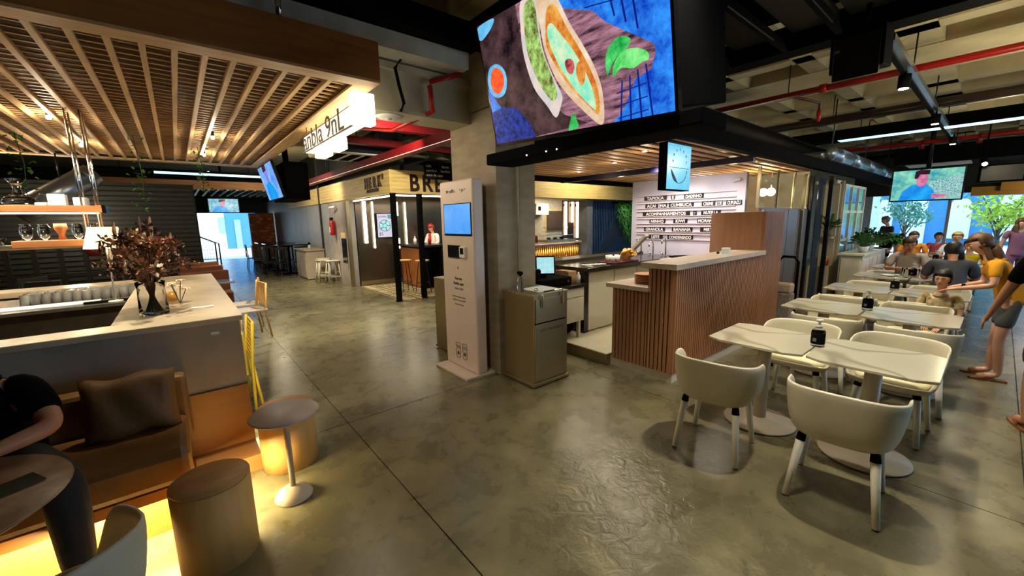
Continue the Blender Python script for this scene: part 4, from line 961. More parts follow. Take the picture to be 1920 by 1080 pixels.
    for q in (1, -1):
        MB().ball(hp(.076, .029 * q, .008), .009 * s, 8, 6).build('eye', M_paper, t, True, world=False)
        MB().ball(hp(.0825, .029 * q, .008), .0055 * s, 8, 6).build('iris', M_hairb, t, True, world=False)
        MB().box(-.004, .004, -.016, .016, -.003, .003, Matrix.Translation(hp(.083, .03 * q, .028)) @ M3).build('eyebrow', hair, t, world=False)
        MB().ball(hp(-.005, .078 * q, -.005), .022 * s, 8, 6, (.8, .35, 1.2), M3).build('ear', skinm, t, True, world=False)
    MB().ball(hp(.088, 0, -.016), .013 * s, 8, 6, (1.1, .8, 1.5), M3).build('nose', skinm, t, True, world=False)
    MB().ball(hp(.078, 0, -.048), .018 * s, 8, 6, (.5, 1.1, .3), M3).build('mouth', mat('lips', hx(170, 84, 78), .5), t, True, world=False)
    return t
SIT = dict(pelvis=(0, 0, .54), spine=(0, 0, .7), chest=(.02, 0, .88), neck=(.03, 0, 1.06), head=(.05, 0, 1.175), sh=(.02, .17, 1.015), el=(.1, .24, .78), wr=(.32, .14, .80), hip=(.04, .09, .52), kn=(.42, .11, .5), an=(.4, .11, .08), toe=(.54, .12, .03))
def sit(**k): d = dict(SIT); d.update(k); return d
M_mustard = mat('mustard_cloth', hx(228, 158, 20), .8, var=.12, bump=.2, bscale=20); M_denim = mat('dark_grey_shorts', hx(86, 88, 88), .8, var=.1)
# woman in mustard leaning towards the boy
person('woman in a mustard blouse and grey shorts leaning over a seated boy', (6.5, -.1, 0), math.radians(97),
       dict(pelvis=(-.08, 0, .88), spine=(-.04, 0, 1.05), chest=(.07, 0, 1.2), neck=(.15, 0, 1.36), head=(.21, 0, 1.47), sh=(.1, .16, 1.3), elL=(.1, .24, 1.06), wrL=(.34, .18, 1.0), elR=(.12, -.2, 1.04), wrR=(.34, -.12, .98),
            hip=(-.06, .09, .85), knL=(-.02, .1, .46), knR=(-.02, -.08, .46), anL=(-.06, .1, .07), anR=(-.02, -.1, .07), toeL=(.1, .12, .03), toeR=(.14, -.1, .03)), 1.63, M_mustard, M_denim, mat('auburn_hair', hx(96, 66, 46), .5, var=.35, scale=30, stretch=(1, 1, .2)), M_skin, True, .75, .72, (.9, .15, -.45), .95)
bag = tube('wristband', M_black, [(0, 0, 0), (0, .028, 0)], .031, None, 12); bag.location = (6.44, .16, .965); tag(bag, 'black band round the wrist of the woman in mustard', 'wristband')
# boy
person('seated boy in a patterned beige shirt with dark fringe', (6.42, .32, 0), math.radians(172), sit(sh=(.0, .15, .98), elL=(.06, .2, .76), wrL=(.22, .1, .64), elR=(.05, -.2, .76), wrR=(.2, -.1, .64)), 1.48,
       mat('patterned_beige', hx(196, 176, 132), .8, var=.35, scale=26), M_denim, M_hairb, M_skin, False, .8, .9, (.98, -.1, .0), .85, short_hair=1.1)
# person cut by the picture's edge: dark sleeve, patterned shorts
person('person in a black top and dark patterned shorts beside the aisle tables', (5.14, -.42, 0), math.radians(12),
       dict(sh=(.0, .19, 1.42), elL=(.08, .28, 1.14), wrL=(.1, .36, .9), elR=(0, -.26, 1.12), anL=(-.02, .1, .07), toeL=(.14, .12, .03)), 1.74, M_black, mat('dark_floral', hx(44, 44, 50), .8, var=.6, scale=22), M_hairb, M_skin2, False, 1.0, .98, (1, 0, 0), 1.12)
# standing man in black by the planter
person('standing man in a black top and shorts behind the planter', (15.3, 2.0, 0), math.radians(130), dict(el=(.02, .22, 1.12), wr=(.2, .12, 1.02), head=(.06, 0, 1.57)), 1.68, mat('charcoal_cloth', hx(40, 44, 60), .8), M_black, mat('grey_hair', hx(116, 100, 104), .6), M_skin, False, .6, .85, (1, 0, -.3))
# seated diners
M_gcl = mat('grey_tshirt', hx(120, 116, 112), .8); M_dk = mat('slate_tshirt', hx(66, 70, 84), .8); M_or = mat('orange_cloth', hx(246, 150, 30), .8); M_pk = mat('mauve_cloth', hx(206, 140, 160), .8); M_rd = mat('red_cloth', hx(200, 80, 90), .8)
person('seated man in a light grey shirt eating at the fourth table row', (9.5, .92, 0), PI, sit(head=(.1, 0, 1.18), wr=(.34, .1, .82)), 1.78, mat('light_grey_shirt', hx(172, 164, 156), .8), M_dk, M_hair, M_skin2, False, .9, 1.6, (1, .2, -.3), 1.15)
person('seated man in a slate shirt hunched with his back to us', (8.22, .36, 0), .1, sit(head=(.12, 0, 1.14), neck=(.06, 0, 1.05)), 1.8, M_dk, M_dk, M_hairb, M_skin2, False, .9, 1.6, (1, 0, -.3), 1.25)
person('seated woman with dark hair beside the man in light grey', (9.5, .4, 0), PI, sit(), 1.66, mat('maroon_cloth', hx(92, 50, 60), .8), M_dk, M_hairb, M_skin2, True, .9, 1.6, (1, 0, 0))
person('distant seated diner in an orange shirt', (13.0, 1.22, 0), PI, sit(), 1.75, M_or, M_dk, M_hair, M_skin, False, .8, 1.6, (1, .2, 0))
person('distant seated child in a pale mauve shirt', (14.7, 1.62, 0), PI, sit(), 1.6, M_pk, M_dk, M_hairb, M_skin, False, .8, 1.6, (1, 0, 0))
person('distant seated diner in a red shirt near the orange one', (14.7, .95, 0), PI + .3, sit(), 1.65, M_rd, M_dk, M_hair, M_skin, False, .8, 1.6, (1, 0, 0))
person('distant seated diner in a white shirt under the lime tree', (13.0, .55, 0), PI, sit(), 1.75, M_paper, M_dk, mat('fair_hair', hx(206, 176, 110), .6), M_skin, False, .8, 1.6, (1, 0, 0))
person('distant seated diner in a yellow shirt close to the woman in mustard', (11.2, .3, 0), PI, sit(), 1.65, mat('yellow_cloth', hx(240, 206, 30), .8), M_dk, M_hair, M_skin, False, .8, 1.6, (1, 0, 0))
person('distant standing woman in a mauve dress holding out her hand', (13.2, -.28, 0), math.radians(200), dict(wrL=(.36, .2, 1.12), elL=(.1, .24, 1.1)), 1.62, mat('mauve_dress', hx(150, 100, 136), .8), mat('mauve_dress', (0, 0, 0)), mat('auburn_hair', (0, 0, 0)), M_skin, True, .6, .9, (1, .4, 0))
# plates and glasses on the occupied table
for k, (x, y, z) in enumerate(((8.85, 1.05, .756), (8.95, .5, .756))):
    p_ = lathe('plate', M_paper, [(.0, 0), (.08, .001), (.12, .014), (.11, .014), (.0, .004)], (x, y, z)); tag(p_, 'white plate in front of the %s' % ('man in light grey', 'dark haired seated woman')[k], 'plate', 'plates on the fourth table row')
for k, (x, y) in enumerate(((8.75, .85), (8.9, .75), (9.0, .9))):
    p_ = lathe('drinking_glass', M_glass, [(.0, 0), (.03, 0), (.036, .13), (.033, .13), (.027, .01), (.0, .01)], (x, y, .756), n=14); tag(p_, 'drinking glass on the fourth table row, %s' % ('next to the counter side', 'next to the pump bottle', 'nearest the windows')[k], 'glass', 'glasses on the fourth table row')
# ================================================================== BAR COUNTER
br = thing('bar_counter', 'long cement bar counter with a pale top and wooden base step', 'counter', (-1.5, 4.5, 0))
box('front_wall', M_bar, -5, .28, 3.52, 3.62, .57, 1.06, br, .004)
box('side_wall', M_bar, .2, .28, 3.62, 6.9, .12, 1.06, br)
M_clad = mat('bar_base_wood', hx(156, 108, 58), .4, var=.12, scale=3, stretch=(.6, 5, 5))
box('wood_base', M_clad, -5, .28, 3.5, 3.62, .12, .57, br)
box('wood_step', M_clad, -.12, .28, 3.22, 3.62, 0, .12, br, .003)
box('ledge', M_bartop, -5, .3, 3.5, 3.74, 1.06, 1.1, br, .004)
box('arm_top', M_bartop, -.42, .3, 3.74, 6.95, 1.06, 1.1, br, .004)
box('arm_back', M_bar, -.42, -.36, 3.74, 6.9, .1, 1.06, br)
box('socket_plate', M_paper, .1, .15, 3.512, 3.52, .98, 1.0, br)
M_wsteel = mat('worn_steel', hx(150, 146, 136), .25, .8, var=.15)
wk = thing('bar_worktop', 'steel bar worktop with glass racks behind the dark cement ledge', 'worktop', (-2.6, 6.2, 0))
box('top', M_wsteel, -5, -.42, 5.62, 6.7, .97, 1.0, wk); box('front', mat('dark_worn_steel', hx(84, 74, 60), .35, .5), -5, -.42, 5.7, 5.75, .2, .97, wk)
box('rear_rail', M_bartop, -5, -.42, 6.9, 7.3, 1.0, 1.06, wk); box('rear_wall', M_bar, -5, -.42, 6.95, 7.25, 0, 1.0, wk)
sk = thing('bar_sink', 'lower steel sink bench just behind the cement ledge', 'sink', (-2.6, 4.1, 0))
box('bench', M_wsteel, -5, -.8, 3.76, 4.4, .78, .82, sk); box('basin', M_blackm, -1.0, -.8, 3.8, 4.2, .72, .825, sk); box('front', M_wsteel, -5, -.8, 4.38, 4.4, .1, .78, sk)
mt = box('drying_mat', M_paper, -1.45, -.7, 5.76, 6.0, 1.001, 1.008); tag(mt, 'white drying mat along the edge of the steel bar worktop', 'mat')
sn = box('black_knife_rest', M_black, -.8, -.45, 5.72, 5.78, 1.001, 1.02); tag(sn, 'thin black bar lying at the worktop edge next to the counter arm', 'bar')
nb = box('order_pad', M_paper, -1.75, -1.5, 6.1, 6.3, 1.001, 1.02); tag(nb, 'small pale pad on the steel worktop', 'pad')
# upturned tumblers
g0 = None; c = 0
for r in range(3):
    for k in range(12):
        x = -1.25 + k * .072; y = 6.12 + r * .13
        if g0 is None:
            g0 = MB().lathe([(.034, 0), (.036, .005), (.03, .1), (.0, .1), (.0, .094), (.027, .094), (.032, .004)], (0, 0, 0), 12, False).build('tumbler', M_tumbler, None, True, world=False)
            tag(g0, None, 'glass', 'upturned tumblers on the bar worktop'); o = g0
        else: o = g0.copy(); COL.objects.link(o)
        o.location = (x, y, 1.001); o['label'] = 'upturned tumbler in the %s row on steel worktop, %s' % (('front', 'middle', 'rear')[r], '%s from the pad end' % ('first second third fourth fifth sixth seventh eighth ninth tenth eleventh twelfth'.split()[k])); c += 1
# table lamp
tl_ = thing('table_lamp', 'table lamp with glowing pale yellow shade on the bar', 'lamp', (-.565, 5.72, 1.0))
M_sh = mat('lamp_shade_glow', (1, .95, .6), emit=(1, .92, .5), estr=.95)
MB().lathe([(.165, .55), (.11, .76)], tl_.location, 28, False).build('shade', M_sh, tl_, True)
tube('stem', M_creamleg, [(-.565, 5.72, 1.01), (-.565, 5.72, 1.7)], .008, tl_); lathe('base', M_creamleg, [(.0, 0), (.06, .0), (.055, .015), (.01, .02)], (-.565, 5.72, 1.001), tl_)
light('POINT', (-.565, 5.72, 1.66), 4, WARM, .04)
# suspended shelf
hs = thing('hanging_shelf', 'oak shelf hung on steel rods above the bar worktop', 'shelf', (-2.6, 6, 2))
M_redwood = mat('reddish_oak', hx(176, 112, 66), .5, var=.15, scale=3, stretch=(.5, 5, 5))
box('plank', M_redwood, -5, -.56, 5.86, 6.14, 1.91, 1.975, hs, .004)
box('lower_plank', M_redwood, -1.2, -.5, 5.86, 6.14, 1.575, 1.64, hs, .004)
for x in (-.7, -.6):
    for y in (5.9, 6.1): tube('rod', M_chrome, [(x, y, 1.64), (x, y, 2.9)], .008, hs, 8)
box('edge_strip', M_chrome, -.56, -.53, 5.86, 6.14, 1.9, 1.98, hs)
for k in range(3): box('led_strip', M_ledw, -4.5 + k * 1.35, -3.3 + k * 1.35, 5.98, 6.02, 1.895, 1.908, hs)
light('AREA', (-1.2, 6.0, 1.88), 16, WARM, 1.2, (-1.2, 6.2, 0), sy=.2)
light('SPOT', (.1, 3.62, 2.86), 170, NEU, .05, (-.15, 4.3, 1.1), 75, .7); light('SPOT', (-1.2, 5.4, 2.86), 160, NEU, .05, (-1.1, 6.2, 1.0), 100, .7); light('SPOT', (-2.8, 5.4, 2.86), 120, NEU, .05, (-2.8, 6.2, 1.0), 110, .7); light('AREA', (-1.1, 5.5, 2.6), 8, WARM, 1.0, (-1.1, 6.1, 1.0), sy=.3)  # fixtureless fills added for bar top, flowers and worktop
dc = thing('decanter', 'wide glass decanter with flared lip on the hanging shelf', 'decanter', (-1.14, 6.0, 1.975))
lathe('body', M_glass, [(.0, 0), (.09, .005), (.13, .03), (.1, .07), (.035, .11), (.026, .16), (.035, .2), (.07, .25)], (-1.12, 6.0, 1.976), dc, 24)
tube('handle', M_glass, [(-1.03, 6, 2.03), (-.98, 6, 2.09), (-.93, 6, 2.08), (-.9, 6, 2.0)], .009, dc)
for k, (x, w, h, l) in enumerate(((-.87, .12, .11, 'white square box on the hanging shelf, the bigger one'), (-.71, .1, .08, 'low white box near the rods on the hanging shelf'), (-.98, .08, .03, 'flat white tin between decanter and big white box'))):
    b = box('storage_box', M_paper, x - w / 2, x + w / 2, 5.93, 6.07, 1.976, 1.976 + h, None, .006); tag(b, l, 'box')
for k in range(5):
    x = -1.12 + k * .115
    if k == 2:
        b = lathe('wood_cup', M_redwood, [(.0, 0), (.03, 0), (.022, .05), (.05, .12), (.045, .16), (.0, .16)], (x, 6, 1.641)); tag(b, 'amber wooden goblet between the jugs on the lower shelf', 'goblet')
    else:
        b = lathe('glass_jug', M_glass, [(.0, 0), (.035, 0), (.045, .07), (.045, .12), (.03, .15), (.036, .16), (.03, .15), (.04, .1), (.03, .01), (.0, .01)], (x, 6, 1.641)); tag(b, 'faceted glass jug on the lower hanging shelf, %s' % ['first', 'second', '', 'third', 'fourth'][k], 'jug', 'glass jugs on the lower hanging shelf')
for k in range(6):
    b = box('hung_bottle', mat('dark_bottle', hx(30, 24, 26), .2), -1.75 + k * .075, -1.70 + k * .075, 5.98, 6.04, 1.7, 1.86, None, .01); tag(b, 'dark bottle hung under the shelf plank, %s from the frame edge' % ORD[k], 'bottle', 'dark bottles under the hanging shelf')
for k in range(3):
    b = lathe('glass_bowl', M_glass, [(.0, 0), (.04, 0), (.07, .07), (.065, .07), (.035, .008), (.0, .008)], (-1.62 + k * .15, 6.0, 1.60)); tag(b, 'shallow glass bowl beside the lower shelf, %s' % ORD[k], 'bowl', 'glass bowls near the lower shelf')
box('bowl_shelf', M_wsteel, -5, -1.22, 5.88, 6.12, 1.575, 1.6, hs)
# flower vase
fv = thing('flower_vase', 'big glass vase of dried brown flowers standing on the bar arm', 'vase', (-.2, 4.0, 1.1)); L0 = Vector((-.2, 4.0, 1.1))
MB().lathe([(.0, 0.002), (.085, .002), (.088, .02), (.08, .2), (.088, .25), (.082, .25), (.075, .2), (.08, .02), (.0, .015)], L0, 28, False).build('glass', M_glass, fv, True)
R3 = random.Random(21); M_stem = mat('dry_stem', hx(104, 82, 54), .7); heads = []
Md = [mat('dried_brown', hx(122, 80, 58), .8, var=.4, scale=30), mat('dried_rust', hx(170, 116, 78), .8, var=.3, scale=30), mat('dried_cream', hx(230, 200, 164), .8, var=.2, scale=30), mat('dried_dark', hx(58, 34, 30), .8, var=.3, scale=30)]
for k in range(80):
    a = R3.uniform(0, 2 * PI); sp = abs(R3.gauss(0, .5)); sp = min(sp, 1.15); ln = R3.uniform(.34, .56) * (1 if sp < .6 else .85)
    b0 = L0 + Vector((math.cos(a + 2.5) * .05, math.sin(a + 2.5) * .05, .02)); nk_ = L0 + Vector((math.cos(a) * .04, math.sin(a) * .04, .24))
    tp = nk_ + Vector((math.cos(a) * math.sin(sp), math.sin(a) * math.sin(sp), math.cos(sp))) * (ln - .15)
    st = tube('stem', M_stem, [b0, nk_, nk_.lerp(tp, .6) + Vector((0, 0, .02)), tp], .0028, fv, 5)
    m = Md[R3.choice((0, 0, 1, 1, 3, 3, 2))]; mb = MB(); kind = R3.random()
    if kind < .5:
        for q in range(26):
            d = Vector((R3.gauss(0, 1), R3.gauss(0, 1), R3.gauss(0, 1))).normalized(); c_ = tp + d * R3.uniform(.01, .05); s_ = d.cross(Vector((.3, .5, .8))).normalized() * .012
            mb.add([c_ - d * .012, c_ + s_, c_ + d * .02, c_ - s_], ((0, 1, 2, 3),))
    elif kind < .75:
        mb.tube([tp - Vector((0, 0, .03)), tp + Vector((0, 0, .02)), tp + Vector((.004, 0, .08))], [.008, .012, .005], 8)
    else:
        for q in range(14):
            d = Vector((R3.gauss(0, .6), R3.gauss(0, .6), R3.gauss(.4, .6))).normalized(); s_ = d.cross(Vector((.1, .9, .2))).normalized() * .009; c_ = tp - Vector((0, 0, .05)) + d * .02
            mb.add([c_, c_ + d * .02 + s_, c_ + d * .042, c_ + d * .02 - s_], ((0, 1, 2, 3),))
    mb.build('flower_head', m, fv)
mb = MB()
for k in range(700):
    a = R3.uniform(0, 2 * PI); sp = R3.uniform(.2, 1.35); rr_ = R3.uniform(.08, .33); c_ = L0 + Vector((math.cos(a) * math.sin(sp) * rr_, math.sin(a) * math.sin(sp) * rr_, .25 + math.cos(sp) * rr_ * 1.1)); d = Vector((R3.gauss(0, 1), R3.gauss(0, 1), R3.gauss(0, .7))).normalized(); s_ = d.cross(Vector((.2, .3, .9))).normalized() * .008
    mb.add([c_ - d * .016, c_ + s_, c_ + d * .018, c_ - s_], ((0, 1, 2, 3),))
o = mb.build('foliage', Md[0], fv); o['kind'] = 'stuff'
sfl = thing('paper_flowers', 'pale dried blossoms beside the vase on the bar arm', 'flowers', (-.05, 4.35, 1.1))
for k in range(5):
    c_ = Vector((-.05 + .05 * math.cos(k * 1.3), 4.4 + .06 * math.sin(k * 1.3), 1.22 + .02 * k)); mb = MB()
    for q in range(7):
        a = q * .9; mb.add([c_, c_ + Vector((math.cos(a) * .03, math.sin(a) * .03, .012)), c_ + Vector((math.cos(a + .4) * .045, math.sin(a + .4) * .045, 0)), c_ + Vector((math.cos(a + .8) * .03, math.sin(a + .8) * .03, .012))], ((0, 1, 2, 3),))
    mb.build('blossom', Md[2], sfl); tube('stem', M_stem, [(-.05, 4.4, 1.101), c_], .003, sfl, 5)
lathe('candle_glass', mat('amber_glass', hx(226, 160, 60), .2, trans=.4), [(.0, 0), (.035, 0), (.035, .08), (.0, .08)], (-.1, 4.6, 1.101)); o = bpy.data.objects['candle_glass']; tag(o, 'small amber glass behind the flower vase', 'glass')
box('phone', M_paper, .02, .16, 4.02, 4.09, 1.101, 1.106); tag(bpy.data.objects['phone'], 'small flat card lying on the bar arm beside the vase', 'card')
def vine(label, x, y, z0, z1, seed):
    t = thing('hanging_vine', label, 'plant', (x, y, z0)); R2 = random.Random(seed); mb = MB(); z = z0
    tube('stem', M_leafd, [(x, y, z0), (x + .03, y, (z0 + z1) / 2), (x, y, z1)], .004, t, 5)
    for k in range(60):
        c_ = Vector((x + R2.gauss(0, .05), y + R2.gauss(0, .05), R2.uniform(z1, z0))); d = Vector((R2.gauss(0, 1), R2.gauss(0, 1), -.6)).normalized(); s_ = d.cross(Vector((0, 0, 1))).normalized() * .02
        mb.add([c_, c_ + d * .025 + s_, c_ + d * .06, c_ + d * .025 - s_], ((0, 1, 2, 3),))
    o = mb.build('foliage', M_leaf, t); o['kind'] = 'stuff'
vine('green vine hanging from the canopy behind the decanter', -1.33, 7.5, 2.88, 2.15, 1)
vine('long green vine hanging from the canopy above the dried flowers', -.28, 7.0, 2.88, 1.95, 2)
vine('short green vine hanging near the corridor end of the canopy', .37, 7.5, 2.88, 2.25, 3)
# ================================================================== BENCH, TABLES AND STOOLS IN FRONT OF THE BAR
bn = thing('leather_bench', 'long tan leather bench floating over a lit wooden plinth', 'bench', (-1.6, 3.1, 0))
box('seat', M_leather, -4, -.09, 2.75, 3.34, .33, .53, bn, .04)
box('backrest', M_leather, -4, -.07, 3.34, 3.47, .34, .78, bn, .03)
box('rail', mat('bench_rail_wood', hx(150, 96, 40), .4), -4, -.1, 2.78, 2.84, .26, .32, bn)
box('plinth', mat('plinth_oak', hx(206, 150, 72), .5, var=.1, scale=3, stretch=(.5, 5, 5)), -4, -.1, 2.89, 3.3, 0, .3, bn)
box('led_strip', M_led, -4, -.1, 2.855, 2.87, .285, .3, bn)
light('AREA', (-1.4, 2.83, .25), 30, YEL, 2.4, (-1.4, 2.7, -.2), sy=.03)
light('AREA', (-.45, 2.83, .25), 16, YEL, .9, (-.55, 2.95, -.0), sy=.03)
light('AREA', (0.0, 2.9, .25), 18, YEL, .3, (.12, 2.8, -.3), sy=.2)
light('POINT', (.36, 3.9, .12), 3, YEL, .05)
cu = thing('cushion', 'brown square cushion leaning on the bench back', 'cushion', (-.33, 3.25, .53))
def pillow(name, m, M, w, h, d, parent):
    mb = MB(); N = 12
    for s_ in (1, -1):
        b = len(mb.v)
        for i in range(N + 1):
            for j in range(N + 1):
                u, v = i / N * 2 - 1, j / N * 2 - 1; th = d * ((1 - u ** 4) * (1 - v ** 4)) ** .5 * (1 + .12 * math.sin(7 * u + 3 * v)); pin = 1 - .07 * (1 - abs(v)) * abs(u) ** 3
                mb.v.append(M @ Vector((u * w * (1 - .05 * (1 - v * v)), th * s_, v * h * (1 - .06 * (1 - u * u)) + .012 * math.sin(5 * u))))
        for i in range(N):
            for j in range(N):
                a = b + i * (N + 1) + j; mb.f.append((a, a + 1, a + N + 2, a + N + 1))
    return mb.build(name, m, parent, True)
pillow('cover', M_leatherd, Matrix.Translation((-.33, 3.2, .70)) @ Matrix.Rotation(math.radians(-16), 4, 'X'), .215, .19, .07, cu)
def drum(label, x, y, r, h):
    t = thing('drum_stool', label, 'stool', (x, y, 0))
    lathe('drum', M_ply, [(.0, 0.001), (r, .001), (r, h - .012), (.0, h - .012)], (x, y, 0), t, 48); lathe('top_board', M_plytop, [(.0, h - .012), (r * .99, h - .012), (r, h - .004), (r * .99, h), (.0, h)], (x, y, 0), t, 48)
drum('round light oak drum stool close to the leather bench', -.02, 2.49, .175, .45)
drum('round light oak drum stool behind the small white side table', .46, 3.2, .185, .44)
st = thing('side_table', 'small round white side table on a thin pole with domed base', 'table', (.385, 2.74, 0))
lathe('tabletop', mat('side_table_top', hx(206, 188, 176), .4, var=.04), [(.0, .572), (.19, .572), (.198, .58), (.19, .588), (.0, .588)], st.location, st, 48)
tube('pole', M_grey, [(.385, 2.74, .05), (.385, 2.74, .575)], .017, st, 16)
lathe('dome_base', M_grey, [(.0, .001), (.11, .001), (.112, .012), (.095, .04), (.06, .065), (.02, .078), (.0, .08)], st.location, st, 32)
box('shadow_gap', M_black, .38, .39, 2.735, 2.745, .566, .573, st)
# round cafe table with the stained top
rt = thing('cafe_table', 'round terrazzo cafe table in front of the leather bench', 'table', (-.9, 2.4, 0))
lathe('tabletop', mat('stained_terrazzo', hx(150, 118, 90), .3, var=.25, scale=8, col2=hx(196, 170, 140)), [(.0, .70), (.42, .70), (.435, .71), (.43, .722), (.0, .722)], rt.location, rt, 56)
tube('pedestal', M_blackm, [(-.9, 2.4, .03), (-.9, 2.4, .70)], .035, rt, 16); lathe('base_disc', M_blackm, [(.0, .0), (.24, .0), (.24, .015), (.04, .03)], rt.location, rt, 32)
tr2 = box('dark_napkin', mat('dark_green_cloth', hx(52, 60, 44), .8, var=.3, scale=20), -.13, .13, -.06, .06, 0, .006, None, .003); tr2.location = (-.68, 2.4, .724); tr2.rotation_euler = (0, 0, .5); tag(tr2, 'dark green folded napkin on the terrazzo cafe table', 'napkin')
gl = lathe('drinking_glass', M_glass, [(.0, 0), (.03, 0), (.035, .09), (.031, .09), (.026, .008), (.0, .008)], (-.92, 2.42, .723), n=18); tag(gl, 'small drinking glass on the terrazzo cafe table', 'glass')
ch3 = dup(chair0, (-.53, 1.85, 0), math.radians(122), 'grey white tub chair drawn up to the terrazzo cafe table', None); del ch3['group']
# seated person at the round table
person('seated person in a black T-shirt resting a forearm on the cafe table', (-.84, 3.06, 0), math.radians(-90),
       sit(pelvis=(0, 0, .62), spine=(.02, 0, .76), chest=(.06, 0, .92), neck=(.1, 0, 1.08), head=(.14, 0, 1.2), shL=(.06, .17, .95), elL=(.27, .27, .80), wrL=(.45, .04, .775), shR=(.06, -.17, .94), elR=(.3, -.3, .8), wrR=(.5, -.12, .765), hip=(.06, .09, .6), knL=(.48, .3, .58), knR=(.5, -.16, .58), anL=(.5, .3, .1), toeL=(.64, .32, .03)), 1.75, M_black, mat('black_trousers', (.012, .012, .014), .8), M_hairb, M_skin2, False, .8, 1.9, (1, -.2, -.4), 1.3, M_black)
# led-yellow chair pushed against the bar end and two oak chairs beyond
def slimchair(label, x, y, rz, m, h=.82, seatm=None, name='wood_chair', back_slats=5):
    t = thing(name, label, 'chair', (x, y, 0), rz)
    def b(n_, *a, **k): o = MB().box(*a).build(n_, k.get('m', m), t, world=False, bevel=.004); return o
    b('seat', -.2, .2, -.2, .2, .43, .455, m=seatm or m)
    for sx in (-1, 1):
        for sy in (-1, 1):
            top = h if sx < 0 else .43; MB().tube([(.19 * sx * (1.15 if sx < 0 else 1.1), .19 * sy * 1.05, 0), (.17 * sx, .18 * sy, .43), (.17 * sx - (.05 if sx < 0 else 0), .18 * sy, top)], .014, 8).build('leg', m, t, True, world=False)
    MB().box(-.235, -.215, -.19, .19, h - .08, h).build('top_rail', m, t, world=False, bevel=.004)
    for k in range(back_slats): MB().box(-.225, -.215, -.15 + k * .3 / (back_slats - 1) - .018, -.15 + k * .3 / (back_slats - 1) + .018, .5, h - .08, Matrix.Translation((0, 0, 0))).build('slat', m, t, world=False)
    return t
M_ledyel = mat('led_yellow_tint', hx(250, 214, 70), .4, var=.04)  # yellow light of the nearby led put into the chair colour
yc = thing('led_yellow_chair', 'slatted folding chair coloured led yellow, stood flat against the bar end', 'chair', (.4, 4.5, 0))
for y in (4.36, 4.8): tube('frame_rail', M_ledyel, [(.385, y, 0), (.40, y, .45), (.44, y, .86)], .014, yc, 8); tube('leg', M_ledyel, [(.45, y + .02, 0), (.40, y + .02, .5)], .013, yc, 8)
for k in range(9): box('slat', M_ledyel, .405 + k * .005, .42 + k * .005, 4.37, 4.79, .47 + k * .042, .47 + k * .042 + .034, yc)
box('seat', M_ledyel, .34, .365, 4.38, 4.78, .35, .75, yc, .004)
slimchair('oak chair with pale seat beside the bar arm, the nearer one', .72, 7.35, PI + .2, M_ply, .86, M_grey)
slimchair('oak chair beyond the first oak chair by the bar arm', .74, 8.0, PI - .2, M_ply, .86, M_grey)
for k, (y, l) in enumerate(((9.5, 'brown booth seat just beyond the oak chairs'), (10.8, 'brown booth seat in the middle of the passage row'), (12.1, 'brown booth seat near the louvred dark wall'))):
    t = thing('dining_booth', l, 'booth', (.35, y, 0)); box('seat', M_brown, -.05, .72, y, y + .5, .1, .46, t, .02); box('backrest', M_brown, -.05, .72, y + .5, y + .6, .1, .86, t, .02); box('plinth', M_black, 0, .68, y + .04, y + .55, 0, .1, t)
    t = thing('white_table', 'small white booth table %s' % ('standing before the nearest booth seat', 'between the first and second booth', 'between the second and third booth')[k], 'table', (.4, y - .35, 0))
    box('tabletop', M_paper if k else mat('blue_sheen_top', hx(150, 160, 190), .1), .05, .72, y - .62, y - .12, .71, .74, t, .01); tube('pedestal', M_blackm, [(.4, y - .35, 0), (.4, y - .35, .71)], .03, t); lathe('base_disc', M_blackm, [(.0, 0), (.2, 0), (.2, .02), (.0, .02)], (.4, y - .35, 0), t)
# dim lounge behind the bar
M_bkc = mat('black_chair_wood', hx(20, 18, 16), .4)
for k, (x, y, rz) in enumerate(((-2.6, 9.2, .3), (-2.0, 9.8, 2.4), (-1.5, 9.0, 1.2), (-1.1, 10.2, 3.5), (-2.9, 10.6, 5))):
    slimchair('black slatted lounge chair behind the bar, %s' % ('nearest the window wall', 'facing the louvres', 'closest to the table lamp', 'beside the oak booth', 'farthest in the corner')[k], x, y, rz, M_bkc, 1.0, name='lounge_chair')
for k, (x, y) in enumerate(((-2.3, 10.2), (-1.4, 9.6))):
    t = thing('lounge_table', 'pale topped lounge table behind the bar, %s' % ('the farther', 'the nearer')[k], 'table', (x, y, 0)); box('tabletop', M_grey, x - .35, x + .35, y - .3, y + .3, .72, .75, t, .01); tube('pedestal', M_bkc, [(x, y, 0), (x, y, .72)], .04, t)
t = thing('lounge_bench', 'oak bench with tan seat back behind the bar worktop', 'bench', (-1.8, 8.2, 0)); box('backrest', M_redwood, -3.4, -.75, 8.0, 8.1, .3, .95, t, .02); box('top_cap', mat('pale_oak_cap', hx(196, 166, 126), .5), -3.4, -.72, 7.96, 8.14, .95, .98, t); box('seat', M_leather, -3.4, -.75, 8.1, 8.6, .3, .46, t, .02)
rs = thing('room_divider', 'dark timber divider frame with pale oak top rail in the lounge', 'divider', (-1.9, 12, 0)); box('top_rail', M_oakx, -3.0, -.4, 11.95, 12.05, 1.36, 1.46, rs)
for k in range(8): box('post', M_bkc, -2.95 + k * .35, -2.87 + k * .35, 11.97, 12.03, 0, 1.36, rs)
box('mid_rail', M_bkc, -3, -.4, 11.98, 12.02, .8, .86, rs)
light('POINT', (-1.8, 12.8, 1.9), 50, WARM, .1); light('POINT', (-2.2, 9.8, 2.6), 50, WARM, .1)  # fills added to lift the lounge, no fixtures
